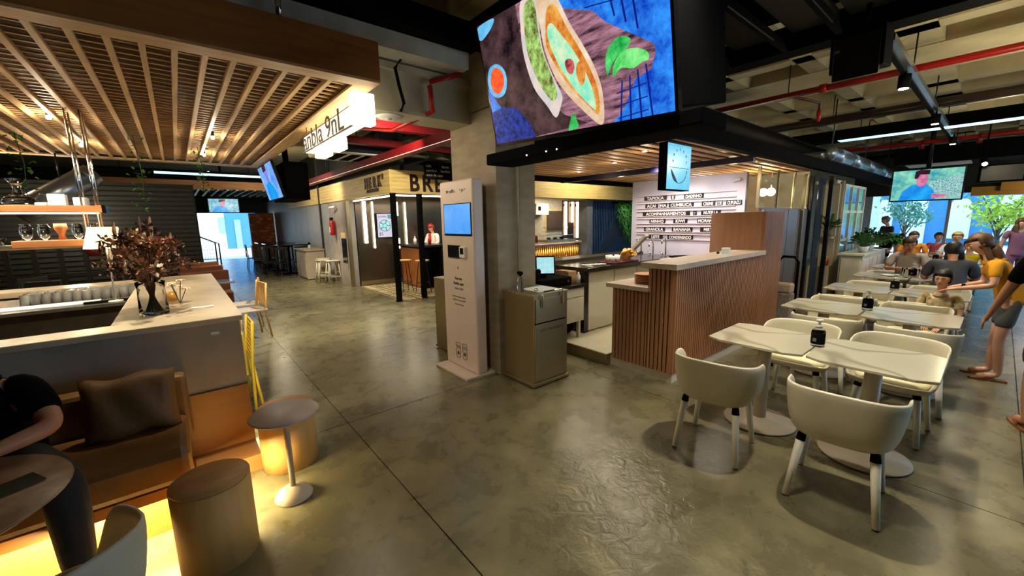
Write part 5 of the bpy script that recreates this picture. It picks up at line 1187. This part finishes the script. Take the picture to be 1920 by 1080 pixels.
rc = thing('handbag', 'red handbag hung on the lounge divider', 'bag', (-1.35, 11.85, 1.2)); MB().ball((-1.35, 11.92, 1.28), .13, 12, 8, (1.1, .5, .8)).build('pouch', M_redd, rc, True); tube('strap', M_redd, [(-1.45, 11.92, 1.34), (-1.35, 11.95, 1.475), (-1.25, 11.92, 1.34)], .008, rc)
rc = thing('magenta_bag', 'magenta bag on the lounge table edge behind the bar', 'bag', (-1.75, 7.6, 1.1)); MB().ball((-1.78, 7.5, 1.16), .1, 12, 8, (1, .8, .9)).build('pouch', mat('magenta_cloth', hx(190, 30, 70), .6), rc, True); tube('strap', mat('magenta_cloth', (0, 0, 0)), [(-1.85, 7.5, 1.2), (-1.78, 7.5, 1.3), (-1.7, 7.5, 1.2)], .008, rc)
td = thing('tilted_duct', 'fat grey air duct sloping up above the lounge', 'duct', (-1.5, 9.5, 2.3)); tube('run', M_duct, [(-1.75, 9.2, 1.98), (-.95, 9.6, 2.62)], .17, td, 20); tube('collar', M_duct, [(-1.05, 9.55, 2.54), (-1.0, 9.57, 2.58)], .185, td, 20); tube('hanger', M_blackm, [(-1.3, 9.4, 2.5), (-1.3, 9.4, 2.9)], .01, td)
# second canopy above the passage
c2 = thing('passage_canopy', 'smaller oak slatted canopy far over the passage', 'canopy', (.7, 17.5, 2.9))
box('front_fascia', M_oakdark, -1.95, 3.3, 16.0, 16.05, 2.9, 3.15, c2); box('side_fascia', M_oakdark, 3.27, 3.32, 16.05, 19.5, 2.9, 3.15, c2); box('roof_board', M_darkwall, -1.95, 3.3, 16.05, 19.5, 3.1, 3.14, c2)
for k in range(21): box('joist', mat('pale_joist', hx(196, 206, 196), .5), -1.85 + k * .25, -1.79 + k * .25, 16.05, 19.5, 2.88, 2.94, c2)
t = thing('glow_strip', 'cool white tube light above the far passage canopy', 'light', (.8, 15.6, 3.3)); tube('hanger', M_blackm, [(-1, 15.64, 3.38), (-1, 15.64, 4.32)], .01, t, 6); tube('hanger', M_blackm, [(2, 15.64, 3.38), (2, 15.64, 4.32)], .01, t, 6); box('tube', M_cool_glow, -.3, 2.4, 15.6, 15.66, 3.27, 3.33, t); box('housing', M_black, -1.9, 2.5, 15.58, 15.7, 3.33, 3.4, t)
t = thing('passage_bulb', 'small bright bulb under the far passage canopy', 'light', (-.1, 16.4, 2.85)); MB().ball((-1.0, 16.4, 2.83), .03, 8, 6).build('bulb', M_bulb, t); tube('socket', M_blackm, [(-1.0, 16.4, 2.85), (-1.0, 16.4, 2.88)], .02, t)
# passage screens
t3 = thing('hanging_screen', 'small hanging screen far along the passage with a man in blue', 'screen', (1.6, 20, 2.5))
box('bezel', M_blackgloss, 1.06, 2.1, 20.0, 20.06, 2.26, 2.84, t3); F3 = ((1.09, 20.0, 2.29), (.98, 0, 0), (0, 0, .52), (0, -1, 0))
d3 = box('display', screenmat('scr3_bg', hx(60, 150, 190), hx(160, 220, 226), 8, .95), 1.09, 2.07, 19.995, 20.0, 2.29, 2.81, t3)
p2d('picture_shirt', [(.1, 0), (.2, .4), (.42, .5), (.6, .35), (.66, 0)], screenmat('scr2_shirt', (0, 0, 0), (0, 0, 0)), .006, d3, F3); p2d('picture_face', [(.38, .5), (.52, .45), (.56, .8), (.4, .9)], screenmat('scr2_face', (0, 0, 0), (0, 0, 0)), .01, d3, F3); p2d('picture_hair', [(.34, .75), (.36, .95), (.56, .98), (.55, .84)], screenmat('scr2_hair', (0, 0, 0), (0, 0, 0)), .014, d3, F3)
tube('pole', M_blackm, [(1.6, 20.05, 2.8), (1.6, 20.05, 4.32)], .04, t3)
t4 = thing('hanging_screen', 'tilted blue hanging screen in mid passage seen almost edge on', 'screen', (1.6, 8.9, 2.5))
u4 = (0, -1, 0); v4 = Vector((-.24, 0, .97)).normalized(); n4 = Vector(u4).cross(v4); n4 = -n4 if n4.x > 0 else n4; F4 = ((1.53, 9.55, 2.24), Vector(u4) * 1.35, v4 * .62, n4)
MB().prism([(-.02, -.03), (1.02, -.03), (1.02, 1.03), (-.02, 1.03)], -.05, -.003, F4).build('bezel', M_blackgloss, t4)
d4 = MB().prism([(0, 0), (1, 0), (1, 1), (0, 1)], -.003, 0, F4).build('display', screenmat('scr4_bg', hx(70, 140, 240), hx(150, 196, 240), 5, .95), t4)
p2d('picture_shirt', [(.15, 0), (.25, .45), (.5, .55), (.7, .35), (.75, 0)], screenmat('scr4_shirt', hx(0, 140, 226), hx(20, 160, 240), 3), .002, d4, F4); p2d('picture_face', [(.4, .55), (.55, .5), (.6, .8), (.45, .9)], screenmat('scr4_face', hx(120, 120, 226), hx(150, 140, 230), 3), .004, d4, F4); p2d('picture_hair', [(.34, .82), (.36, 1), (.6, 1), (.58, .84)], screenmat('scr2_hair', (0, 0, 0), (0, 0, 0)), .006, d4, F4)
box('housing', M_black, 1.6, 1.98, 8.2, 9.5, 2.2, 2.86, t4, .01); tube('pole', M_black, [(1.75, 8.8, 2.8), (1.75, 8.8, 4.32)], .05, t4)
# railing at the end of the passage
rl = thing('stair_railing', 'black steel stair railing at the bright end of the passage', 'railing', (1.0, 23, 0))
tube('top_rail', M_blackm, [(.35, 22.2, 1.5), (1.25, 22.8, 1.02), (1.42, 22.9, .95), (1.42, 22.9, 0)], .03, rl)
tube('low_rail', M_blackm, [(.35, 22.2, .3), (1.38, 22.88, .25)], .015, rl); tube('post', M_blackm, [(1.28, 22.8, 0), (1.28, 22.8, 1.0)], .03, rl)
for k in range(8): tube('baluster', M_blackm, [(.45 + k * .1, 22.26 + k * .065, .28), (.45 + k * .1, 22.26 + k * .065, 1.42 - k * .055)], .008, rl, 6)
# ================================================================== BREAD SHOP AT THE CORNER
fa = struct(box('wall_fascia', M_yellowwood, 3.62, 13.0, 8.4, 8.5, 2.38, 2.87)); 
MB().box(3.62, 3.72, 8.5, 18.6, 2.38, 2.87).build('side_run', M_yellowwood, fa)
for k in range(6):
    z = 2.385 + k * .081
    box('plank', M_yellowwood, 3.64, 13.0, 8.39, 8.4, z, z + .077, fa); box('plank', M_yellowwood, 3.61, 3.62, 8.4, 18.6, z, z + .077, fa)
box('soffit', mat('shop_ceiling', hx(120, 110, 96), .7), 3.72, 14.4, 8.5, 12.6, 2.62, 2.66, fa)
M_sg = mat('sign_brown', hx(44, 18, 14), .5)
for k, c in enumerate('BREADS'): text('letter', c, .5, M_sg, fa, (4.05 + k * .31, 8.385, 2.44), (1, 0, 0), (0, 0, 1), .01, sx=.85, bold=.012)
for k, c in enumerate("HERK'"): text('letter', c, .31, M_sg, fa, (3.60, 9.85 - k * .27, 2.57), (0, -1, 0), (0, 0, 1), .01, sx=.9, bold=.018)
text('lettering', 'ARTISAN BREAD', .1, M_sg, fa, (3.60, 9.75, 2.46), (0, -1, 0), (0, 0, 1), .008, sx=1.0, bold=.004)
for (x, y, l) in ((3.68, 8.45, 'black square steel post at the corner of the bread shop'), (4.3, 8.45, 'black steel post beside the cook in the bread shop')):
    t = thing('steel_post', l, 'post', (x, y, 0)); box('shaft', M_black, x - .05, x + .05, y - .05, y + .05, 0.01, 2.38, t); box('foot_plate', M_black, x - .07, x + .07, y - .07, y + .07, 0, .01, t)
# herringbone floor of the niche
nf = struct(box('floor_parquet', mat('parquet_gap', hx(120, 106, 80), .6), 3.7, 7, 8.42, 11.3, .0, .006)); Mp = [mat('parquet_a', hx(222, 206, 160), .3), mat('parquet_b', hx(206, 188, 142), .3), mat('parquet_c', hx(232, 218, 180), .3)]
R4 = random.Random(2); cnt = 0
for i in range(8):
    for j in range(14):
        for q in (0, 1):
            if cnt >= 290: break
            cx_, cy_ = 3.9 + i * .28 + (.07 if q else 0), 8.55 + j * .2
            if cx_ > 6.0 or cy_ > 11.2: continue
            m = Matrix.Translation((cx_ + (.14 if q else 0), cy_, 0)) @ Matrix.Rotation(math.radians(45 if q else -45), 4, 'Z')
            box('plank', R4.choice(Mp), -.12, .12, -.045, .045, .006, .012, nf, 0, m); cnt += 1
# niche back wall and led lines
nwall = struct(box('wall_niche', mat('dark_mirror_steel', hx(92, 84, 74), .22, .75, var=.1, scale=1.5), 3.82, 6.6, 11.3, 11.4, .1, 2.6))
box('base_rail', M_steel, 3.82, 6.6, 11.26, 11.3, .02, .14, nwall)
for (x, z0, z1, w) in ((4.05, 1.2, 2.34, .045), (4.28, 1.05, 2.34, .02), (4.98, 1.0, 1.3, .05), (4.98, 1.95, 2.34, .05), (5.25, 1.0, 2.34, .02)):
    t = thing('led_bar', 'vertical led bar on the shop niche wall, %s' % {4.05: 'widest and longest', 4.28: 'slim one left of the lit poster', 4.98: 'short one %s the lit poster' % ('below' if z0 < 1.5 else 'above'), 5.25: 'slim one near the corner post'}[x], 'light', (x, 11.25, z0))
    box('tube', M_ledw, x - w, x + w, 11.24, 11.262, z0, z1, t); box('clip', M_black, x - .01, x + .01, 11.262, 11.3, z0 + .1, z0 + .14, t)
t = thing('led_bar', 'horizontal glowing led bar right under the shop fascia corner', 'light', (5, 8.6, 2.34)); box('tube', M_ledw, 3.75, 7.5, 8.55, 8.6, 2.33, 2.36, t); box('tube', M_ledw, 3.75, 3.8, 8.6, 11.2, 2.33, 2.36, t)
light('AREA', (4.8, 9.9, 2.3), 40, (1, .86, .6), 1.6, (4.8, 9.9, 0), sy=1.6)
light('AREA', (7.5, 9.9, 2.4), 30, (1, .86, .62), 3, (7.5, 9.9, 0), sy=1.0)
po = thing('lit_poster', 'lit white poster screen with a round pie drawing in the niche', 'poster', (4.6, 11.2, 1.5))
box('case', M_black, 4.36, 4.82, 11.2, 11.26, 1.33, 2.02, po); pd = box('display', screenmat('scr_poster', hx(206, 196, 222), hx(226, 220, 236), 3, .9), 4.37, 4.8, 11.195, 11.2, 1.35, 2.0, po)
Ft = ((4.37, 11.195, 1.35), (.43, 0, 0), (0, 0, .65), (0, -1, 0)); Mt = screenmat('scr_teal', hx(40, 120, 140), hx(60, 150, 160), 5, .9); Mlt = screenmat('scr_paleteal', hx(150, 216, 216), hx(196, 236, 226), 6, .95)
cir = lambda cx, cy, r, n=18: [(cx + r * math.cos(2 * PI * k / n), cy + r * .66 * math.sin(2 * PI * k / n)) for k in range(n)]
p2d('picture_ring', cir(.5, .5, .39), Mt, .001, pd, Ft); p2d('picture_hub', cir(.5, .5, .12), Mlt, .005, pd, Ft)
for k in range(5):
    a0, a1 = 2 * PI * k / 5 + .12, 2 * PI * (k + 1) / 5 - .12
    pp = [(.5 + r * math.cos(a), .5 + r * .66 * math.sin(a)) for r, a in [(.17, a0), (.35, a0)] + [(.35, a0 + (a1 - a0) * q / 4) for q in range(1, 4)] + [(.35, a1), (.17, a1)]]
    p2d('picture_slice', pp, Mlt, .004, pd, Ft)
p2d('picture_badge', [(.72, .8), (.95, .8), (.95, .97), (.72, .97)], Mt, .002, pd, Ft)
text('lettering', 'combo', .09, screenmat('scr_ink', hx(60, 70, 90), hx(60, 70, 90)), pd, (4.4, 11.19, 1.9), (1, 0, 0), (0, 0, 1)); text('lettering', '$5', .12, screenmat('scr_ink', (0, 0, 0), (0, 0, 0)), pd, (4.4, 11.19, 1.4), (1, 0, 0), (0, 0, 1))
# shop counter
M_bc = mat('shop_front_wood', hx(176, 110, 60), .4, var=.2, scale=5, stretch=(10, 10, .5))
sc = thing('shop_counter', 'bread shop counter with wooden slat front and black top', 'counter', (5.6, 9.6, 0))
box('body', M_black, 4.9, 5.45, 9.5, 10.9, .02, 1.1, sc); box('body', M_black, 5.45, 8.0, 9.2, 9.7, .02, 1.1, sc)
for k in range(14): box('slat', M_bc, 4.87, 4.9, 9.52 + k * .097, 9.60 + k * .097, .04, 1.06, sc)
box('top', mat('black_top', hx(30, 26, 26), .3), 4.8, 5.5, 9.4, 10.95, 1.1, 1.16, sc); box('top', mat('black_top', (0, 0, 0)), 5.45, 8.0, 9.15, 9.75, 1.1, 1.16, sc)
bcn = thing('brass_counter', 'counter with glowing brass tube front and glass display case', 'counter', (9.3, 9.1, 0))
box('body', mat('dark_maroon', hx(60, 22, 20), .4), 8.0, 10.4, 9.0, 9.5, .02, 1.0, bcn)
M_brass = mat('brass_tube', hx(206, 150, 70), .25, .9)
for k in range(26): tube('tube', M_brass, [(8.05 + k * .09, 8.97, .1), (8.05 + k * .09, 8.97, .92)], .034, bcn, 10)
box('top', M_stone, 7.98, 10.45, 8.92, 9.5, 1.0, 1.05, bcn)
light('AREA', (11.2, 10.4, 2.4), 40, (1, .88, .66), 1.6, (11.4, 10.9, 0), sy=1.0)
light('AREA', (9.2, 8.8, 1.0), 5, WARM, 2.2, (9.2, 9.0, .3), sy=.05)
dcs = thing('display_case', 'glass display case on the brass fronted counter', 'case', (9.4, 9.2, 1.05)); box('glass', M_pane, 8.9, 10.2, 9.0, 9.02, 1.05, 1.5, dcs); box('glass_top', M_pane, 8.9, 10.2, 9.0, 9.4, 1.5, 1.515, dcs)
box('shelf', M_chrome, 8.9, 10.2, 9.05, 9.4, 1.25, 1.26, dcs); box('base', M_steel, 8.88, 10.22, 8.99, 9.42, 1.05, 1.12, dcs)
for k in range(3): MB().ball((9.15 + k * .3, 9.2, 1.16), .07, 10, 6, (1.2, 1, .5)).build('loaf', mat('bread_crust', hx(196, 140, 80), .6), dcs, True)
for k, x in enumerate((8.25, 8.42, 8.6)):
    b = lathe('sauce_pot', (M_red, M_paper, M_redd)[k], [(.0, 0), (.06, 0), (.06, .2), (.04, .22), (.0, .24)], (x, 9.2, 1.051)); tag(b, '%s sauce container on the brass fronted counter' % ('bright red', 'white', 'dark red')[k], 'container')
struct(box('wall_shop', mat('shop_beige_tile', hx(206, 194, 170), .4, var=.12, scale=8), 7.0, 14.6, 11.4, 11.5, 0, 2.6))
mbd = thing('menu_board', 'plain dark brown menu board on the beige shop wall', 'board', (11.6, 11.3, 1.9)); box('board', mat('board_brown', hx(76, 60, 50), .6), 11.2, 12.1, 11.33, 11.38, 1.35, 2.1, mbd); box('frame', M_yellowwood, 11.15, 12.15, 11.37, 11.39, 1.3, 2.15, mbd)
hd_ = thing('range_hood', 'pale extractor hood in the kitchen of the bread shop', 'hood', (10.6, 11.2, 2.0)); box('body', M_paper, 10.3, 10.95, 11.0, 11.38, 1.95, 2.35, hd_); box('vent', M_black, 10.42, 10.54, 10.99, 11.0, 2.1, 2.25, hd_)
for k, x in enumerate((10.35, 10.68, 10.95)):
    t = thing('led_bar', 'vertical led bar beside the navy slats, %s' % ORD[k], 'light', (x, 9.6, 1.2)); box('tube', M_ledw, x + .05, x + .13, 9.62, 9.66, (1.25, 1.65, 1.1)[k], 2.36, t); box('clip', M_black, x + .06, x + .12, 9.66, 9.7, 2.2, 2.3, t)
pil = struct(box('pillar', mat('grey_pillar', hx(120, 122, 128), .4), 10.5, 10.78, 8.75, 9.1, 0, 2.38))
box('mirror_panel', mat('brown_mirror', hx(110, 90, 76), .2, .5), 10.36, 11.3, 9.7, 9.75, 1.0, 2.4, pil)
# blue slatted wall with the diagonal field
bw = struct(box('wall_blue', mat('navy_wall', hx(16, 24, 44), .5), 10.8, 13.3, 8.9, 9.0, 0, 2.6)); M_nv = mat('navy_slat', hx(48, 66, 98), .3, .3)
for k in range(17): box('slat', M_nv, 10.84 + k * .09, 10.88 + k * .09, 8.87, 8.9, max(.1, .3 + (k - 2) * .12 if k > 2 else .1), 2.36, bw)
for k in range(16):
    x0 = 11.25 + k * .075; z0 = .25; ln = 1.5 - abs(k - 8) * .05
    m = Matrix.Translation((x0, 8.885, z0)) @ Matrix.Rotation(math.radians(34), 4, 'Y'); z1 = ln * (.35 + .04 * k) if k < 12 else ln * .8
    box('diagonal_slat', M_nv, -.014, .014, -.015, .015, 0, z1, bw, 0, m)
gwp = thing('green_wall_plants', 'thick green hanging plants over the navy slatted wall', 'plants', (12.7, 8.8, 2.3))
R5 = random.Random(12); mb = MB()
for k in range(900):
    zz = R5.uniform(.9, 2.35); xx = 12.35 + R5.uniform(-.35, .95) + (2.35 - zz) * .42 * R5.random(); 
    if xx < 11.95 + (2.35 - zz) * .65: continue
    c_ = Vector((xx, 8.78 + R5.uniform(-.12, .1), zz)); d = Vector((R5.gauss(0, .5), R5.gauss(-.3, .5), -1 + R5.gauss(0, .5))).normalized(); s_ = d.cross(Vector((.3, 1, 0))).normalized() * .02
    mb.add([c_, c_ + d * .06 + s_, c_ + d * .16, c_ + d * .06 - s_], ((0, 1, 2, 3),))
o = mb.build('foliage', mat('fresh_green', hx(70, 140, 44), .5, var=.5, scale=8), gwp); o['kind'] = 'stuff'; box('planter_rail', M_black, 12.0, 13.2, 8.82, 8.88, 2.28, 2.36, gwp)
light('SPOT', (12.4, 8.0, 2.3), 14, (.9, 1, .8), .05, (12.6, 8.9, 1.4), 90, .6)
# cook behind the counter
person('cook in white uniform with red headscarf behind the bread shop counter', (5.85, 10.75, 0), math.radians(200), dict(head=(.05, 0, 1.57), wr=(.25, .12, 1.16), el=(.05, .24, 1.14)), 1.68, M_paper, M_black, M_red, M_skin, False, 1.5, 1.6, (1, .1, -.25), 1.1, short_hair=1.25)
M_bead = mat('necktie_red', hx(206, 40, 46), .6); nt_ = box('red_neckerchief', M_bead, 5.70, 5.735, 10.64, 10.74, 1.2, 1.42); tag(nt_, 'red neckerchief of the cook in the bread shop', 'neckerchief')
for k, (x, y) in enumerate(((4.95, 10.1), (5.1, 10.0), (5.2, 9.75))):
    b = lathe('sauce_bottle', (M_paper, M_paper, M_red)[k], [(.0, 0), (.04, 0), (.04, .14), (.012, .18), (.012, .22), (.0, .22)], (x, y, 1.161)); tag(b, ('white sauce bottle nearest the slatted front end', 'white sauce bottle next to the red one', 'red sauce bottle on the bread shop counter')[k], 'bottle')
bs = thing('bottle_shelf', 'black shelf unit with bright bottles under the cook', 'shelf', (5.3, 9.15, .5)); box('frame', M_black, 5.2, 6.3, 9.0, 9.15, .1, 1.08, bs)
for z in (.35, .6, .85): box('shelf', M_blackm, 5.2, 6.3, 8.92, 9.0, z, z + .015, bs)
for k in range(9): lathe('bottle', M_paper, [(.0, 0), (.03, 0), (.03, .12), (.01, .15), (.0, .15)], (5.3 + (k % 3) * .2, 8.96, .366 + .25 * (k // 3)), bs, 10)
def barstool(label, x, y, h, m, seatm):
    t = thing('bar_stool', label, 'stool', (x, y, 0)); lathe('seat', seatm, [(.0, h - .03), (.17, h - .03), (.175, h - .015), (.17, h), (.0, h)], (x, y, 0), t, 20)
    for k in range(4):
        a = PI / 4 + k * PI / 2; tube('leg', m, [(x + .09 * math.cos(a), y + .09 * math.sin(a), h - .03), (x + .2 * math.cos(a), y + .2 * math.sin(a), .0)], .009, t, 6)
    ring = [(x + .16 * math.cos(a), y + .16 * math.sin(a), h * .3) for a in [k * PI / 8 for k in range(17)]]; tube('footring', m, ring, .007, t, 6)
barstool('tall bar stool with pale round seat next to the shop corner post', 4.35, 9.55, .82, M_blackm, M_ply)
barstool('tall bar stool with pale round seat close to the slatted shop counter', 4.62, 9.1, .82, M_blackm, M_ply)
# black menu hung above the shop post
hm_ = thing('hanging_menu', 'black hanging menu with white writing near the column', 'menu', (4.4, 7.6, 2.8))
box('board', M_black, 4.02, 5.1, 7.6, 7.63, 2.62, 2.98, hm_); Mch = mat('chalk', hx(190, 180, 176), .7)
for k, (s_, x, z) in enumerate((('cafe', 4.06, 2.86), ('combos', 4.06, 2.77), ('suco da casa', 4.06, 2.68), ('lanches', 4.4, 2.77), ('doces', 4.42, 2.86), ('tortas', 4.75, 2.86), ('bolos', 4.75, 2.77))): text('lettering', s_, .075, Mch, hm_, (x, 7.598, z), (1, 0, 0), (0, 0, 1))
for x in (4.1, 5.0): tube('wire', M_blackm, [(x, 7.61, 2.98), (x, 7.61, 4.1)], .006, hm_, 5)
# passage furniture
for k, (x, y, l) in enumerate(((3.28, 12.95, 'pale wooden bar stool by the corridor wall, the outer one'), (3.42, 12.45, 'pale wooden bar stool by the corridor wall, near the door'), (3.44, 13.5, 'pale wooden bar stool half behind the outer stool'))):
    t = thing('wooden_stool', l, 'stool', (x, y, 0)); box('seat', M_cream, x - .17, x + .17, y - .17, y + .17, .66, .69, t, .01)
    for sx in (-1, 1):
        for sy in (-1, 1): tube('leg', M_cream, [(x + .12 * sx, y + .12 * sy, .66), (x + .19 * sx, y + .19 * sy, 0)], .02, t, 8)
        box('stretcher', M_cream, x - .15, x + .15, y + .15 * sx - .012, y + .15 * sx + .012, .2, .24, t)
        box('stretcher', M_cream, x + .15 * sx - .012, x + .15 * sx + .012, y - .14, y + .14, .32, .36, t)
fe = thing('fire_extinguisher', 'red fire extinguisher hung on the grey corridor wall', 'extinguisher', (3.52, 12.4, 1.4)); FE = Vector((3.5, 12.4, 1.42))
lathe('cylinder', M_red, [(.0, 0), (.07, .0), (.075, .02), (.075, .36), (.04, .42), (.02, .44), (.0, .44)], FE, fe); tube('hose', M_black, [FE + Vector((0, 0, .46)), FE + Vector((-.02, .12, .5)), FE + Vector((-.02, .16, .3))], .012, fe); box('valve', M_black, 3.47, 3.53, 12.37, 12.43, 1.86, 1.93, fe); box('label_band', M_paper, 3.422, 3.424, 12.36, 12.44, 1.5, 1.66, fe)
cm = thing('wall_camera', 'white security camera above the pale corridor door', 'camera', (3.55, 12.2, 2.25)); tube('body', M_paper, [(3.45, 12.35, 2.2), (3.52, 12.1, 2.22)], .035, cm); tube('arm', M_paper, [(3.5, 12.2, 2.22), (3.6, 12.2, 2.26)], .012, cm)
sdb = thing('side_cabinet', 'low grey cabinet by the corridor wall beyond the stools', 'cabinet', (3.4, 14.6, 0)); box('body', M_grey, 3.05, 3.6, 13.9, 15.2, .02, .92, sdb); box('top', M_grey, 3.0, 3.6, 13.85, 15.25, .92, .96, sdb)
for k in range(2): box('door', M_grey, 3.03, 3.05, 13.95 + k * .62, 14.53 + k * .62, .06, .88, sdb)
sb3 = thing('sanitiser_bottle', 'small pump bottle on the low grey corridor cabinet', 'bottle', (3.2, 14.0, .96)); lathe('bottle', M_paper, [(.0, 0), (.04, 0), (.04, .12), (.01, .15), (.0, .15)], (3.2, 14.0, .961), sb3); box('pump', M_black, 3.17, 3.23, 13.98, 14.02, 1.11, 1.18, sb3)
for k, (x, y) in enumerate(((3.0, 16.2), (2.85, 17.6), (2.8, 19.0))):
    t = thing('high_table', 'black topped high table in the passage, %s' % ('nearest one', 'middle one', 'nearest the brick wall')[k], 'table', (x, y, 0)); box('tabletop', M_blackgloss, x - .4, x + .6, y - .45, y + .45, 1.02, 1.06, t); tube('pedestal', M_black, [(x, y, 0), (x, y, 1.02)], .05, t); box('foot', M_black, x - .25, x + .25, y - .25, y + .25, 0, .02, t)
    for q, (dx, dy) in enumerate(((-.35, -.5), (.25, -.5), (-.55, .1))):
        slimchair('black bar chair %s of the %s high table in the passage' % (('at the near corner', 'at the wall corner', 'on the walkway side')[q], ('nearest', 'middle', 'farthest')[k]), x + dx, y + dy, PI / 2 if q < 2 else 0, M_bkc, 1.0, name='bar_chair', back_slats=4)
# red beams and air cassette over the passage
def beam(name, label, x0, x1, y0, y1, z0, z1, m=M_redd, extra=None):
    t = thing(name, label, 'beam', ((x0 + x1) / 2, (y0 + y1) / 2, z0)); box('web', m, x0, x1, y0, y1, z0, z1, t)
    if x1 - x0 > y1 - y0: box('flange', m, x0, x1, y0 - .03, y1 + .03, z0 - .015, z0, t)
    else: box('flange', m, x0 - .03, x1 + .03, y0, y1, z0 - .015, z0, t)
    for k in range(3): tube('hanger', M_blackm, [(x0 + (x1 - x0) * (k + .5) / 3, (y0 + y1) / 2, z1), (x0 + (x1 - x0) * (k + .5) / 3, (y0 + y1) / 2, 4.15)], .01, t, 6)
    return t
beam('red_beam', 'red steel beam across the passage nearest the column', .5, 6, 6.7, 6.8, 3.3, 3.42); beam('red_beam', 'red steel beam across the passage, second one', .8, 6, 8.2, 8.3, 3.3, 3.42)
b3 = beam('red_beam', 'long dark red beam running above the yellow shop fascia', 3.38, 3.46, 5.2, 19, 2.98, 3.14); box('led_edge', mat('edge_glow', (1, .9, .8), emit=(1, .78, .7), estr=1.6), 3.375, 3.38, 5.2, 19, 2.98, 2.995, b3)
ac = thing('air_cassette', 'white ceiling air cassette with slotted grilles over the passage', 'air unit', (3.1, 9.3, 3.2)); box('housing', mat('dark_blue_box', hx(14, 16, 44), .5), 2.7, 3.9, 8.9, 9.9, 3.22, 3.5, ac); box('panel', M_paper, 2.6, 4.0, 8.8, 10.0, 3.19, 3.22, ac, .01)
for k in range(4): box('louvre', M_black, 2.75 + k * .3, 2.95 + k * .3, 8.95, 9.85, 3.18, 3.19, ac)
tube('hanger', M_blackm, [(3.3, 9.3, 3.5), (3.3, 9.3, 4.15)], .01, ac)
cbl = thing('black_cable', 'black cable drooping from the pale beam beside the canopy', 'cable', (1.75, 3.9, 3.1)); tube('cable', M_black, [(2.0, 3.85, 3.36), (1.85, 3.84, 3.3), (1.78, 3.84, 3.2), (1.82, 3.86, 3.05), (1.86, 3.86, 2.9), (1.84, 3.9, 2.83)], .016, cbl); tube('thin_end', M_black, [(1.84, 3.9, 2.84), (1.8, 4.1, 2.80)], .006, cbl)
rp = thing('red_riser', 'bent bright red pipe in front of the pale beam near the column', 'pipe', (2.2, 3.9, 3.1)); tube('upper', M_red, [(2.5, 3.8, 3.28), (2.14, 3.82, 3.14), (2.13, 3.82, 3.08)], .026, rp); tube('drop', M_red, [(2.13, 3.82, 3.1), (2.15, 3.82, 2.85)], .026, rp); tube('lower', M_red, [(2.15, 3.82, 2.86), (2.05, 4.6, 2.8), (2.0, 6.6, 3.2)], .022, rp)
dl = thing('ceiling_disc', 'round white smoke detector under the pale beam', 'detector', (1.8, 4.1, 2.8)); lathe('disc', M_paper, [(.0, 0), (.1, 0), (.13, .02), (.0, .022)], (1.8, 4.1, 2.797), dl); lathe('sensor', M_grey, [(.0, -.012), (.03, -.01), (.03, 0), (.0, 0)], (1.8, 4.1, 2.797), dl, 12)
# ================================================================== ROOM LIGHTS (ceiling spots and added fills without fixtures)
light('SPOT', (2.4, 6.2, 3.25), 260, (1, .88, .6), .06, (4.6, 8.4, 2.5), 75, .7)  # added to brighten the bread shop fascia
light('SPOT', (2.2, 11.5, 3.2), 160, (1, .88, .66), .06, (3.7, 13.5, 2.2), 110, .7)  # added to brighten the corridor wall
light('SPOT', (9.5, 7.0, 3.25), 160, (1, .88, .6), .06, (9.5, 8.4, 2.5), 130, .7)
light('SPOT', (3.3, .86, 3.25), 240, NEU, .03, (3.15, .55, 0), 82, .4)
light('SPOT', (5.2, .86, 3.25), 130, NEU, .05, (5.5, .5, 0), 90, .6)
light('SPOT', (6.4, .86, 3.05), 120, NEU, .05, (6.8, .5, 0), 92, .6)
light('SPOT', (9.3, .83, 3.05), 120, NEU, .05, (9.4, .5, 0), 95, .6)
light('SPOT', (12.3, .8, 3.05), 110, NEU, .05, (12.3, .6, 0), 120, .7)
light('SPOT', (1.9, 1.0, 3.3), 150, NEU, .15, (2.0, .9, 0), 92, .8)
light('SPOT', (2.1, 6.9, 3.6), 700, NEU, .08, (2.0, 6.9, 0), 82, .6)
light('SPOT', (1.9, 11.8, 3.2), 420, NEU, .08, (2.0, 11.8, 0), 100, .7)
light('SPOT', (-.6, 1.0, 3.3), 120, NEU, .12, (2.6, 3.8, 1.0), 50, .8)  # fixtureless fill aimed at the kiosk
light('SPOT', (3.0, .2, 3.3), 40, NEU, .08, (3.9, 2.6, .6), 70, .8)
for (x, y, e) in ((8, -.2, 34), (7.6, 3.3, 22), (11.5, .3, 26), (6.1, .3, 20), (2.2, 14.5, 40)):  # fixtureless fills added for the ceiling and corridor
    light('POINT', (x, y, 2.85), e, (1, .86, .56), .1)
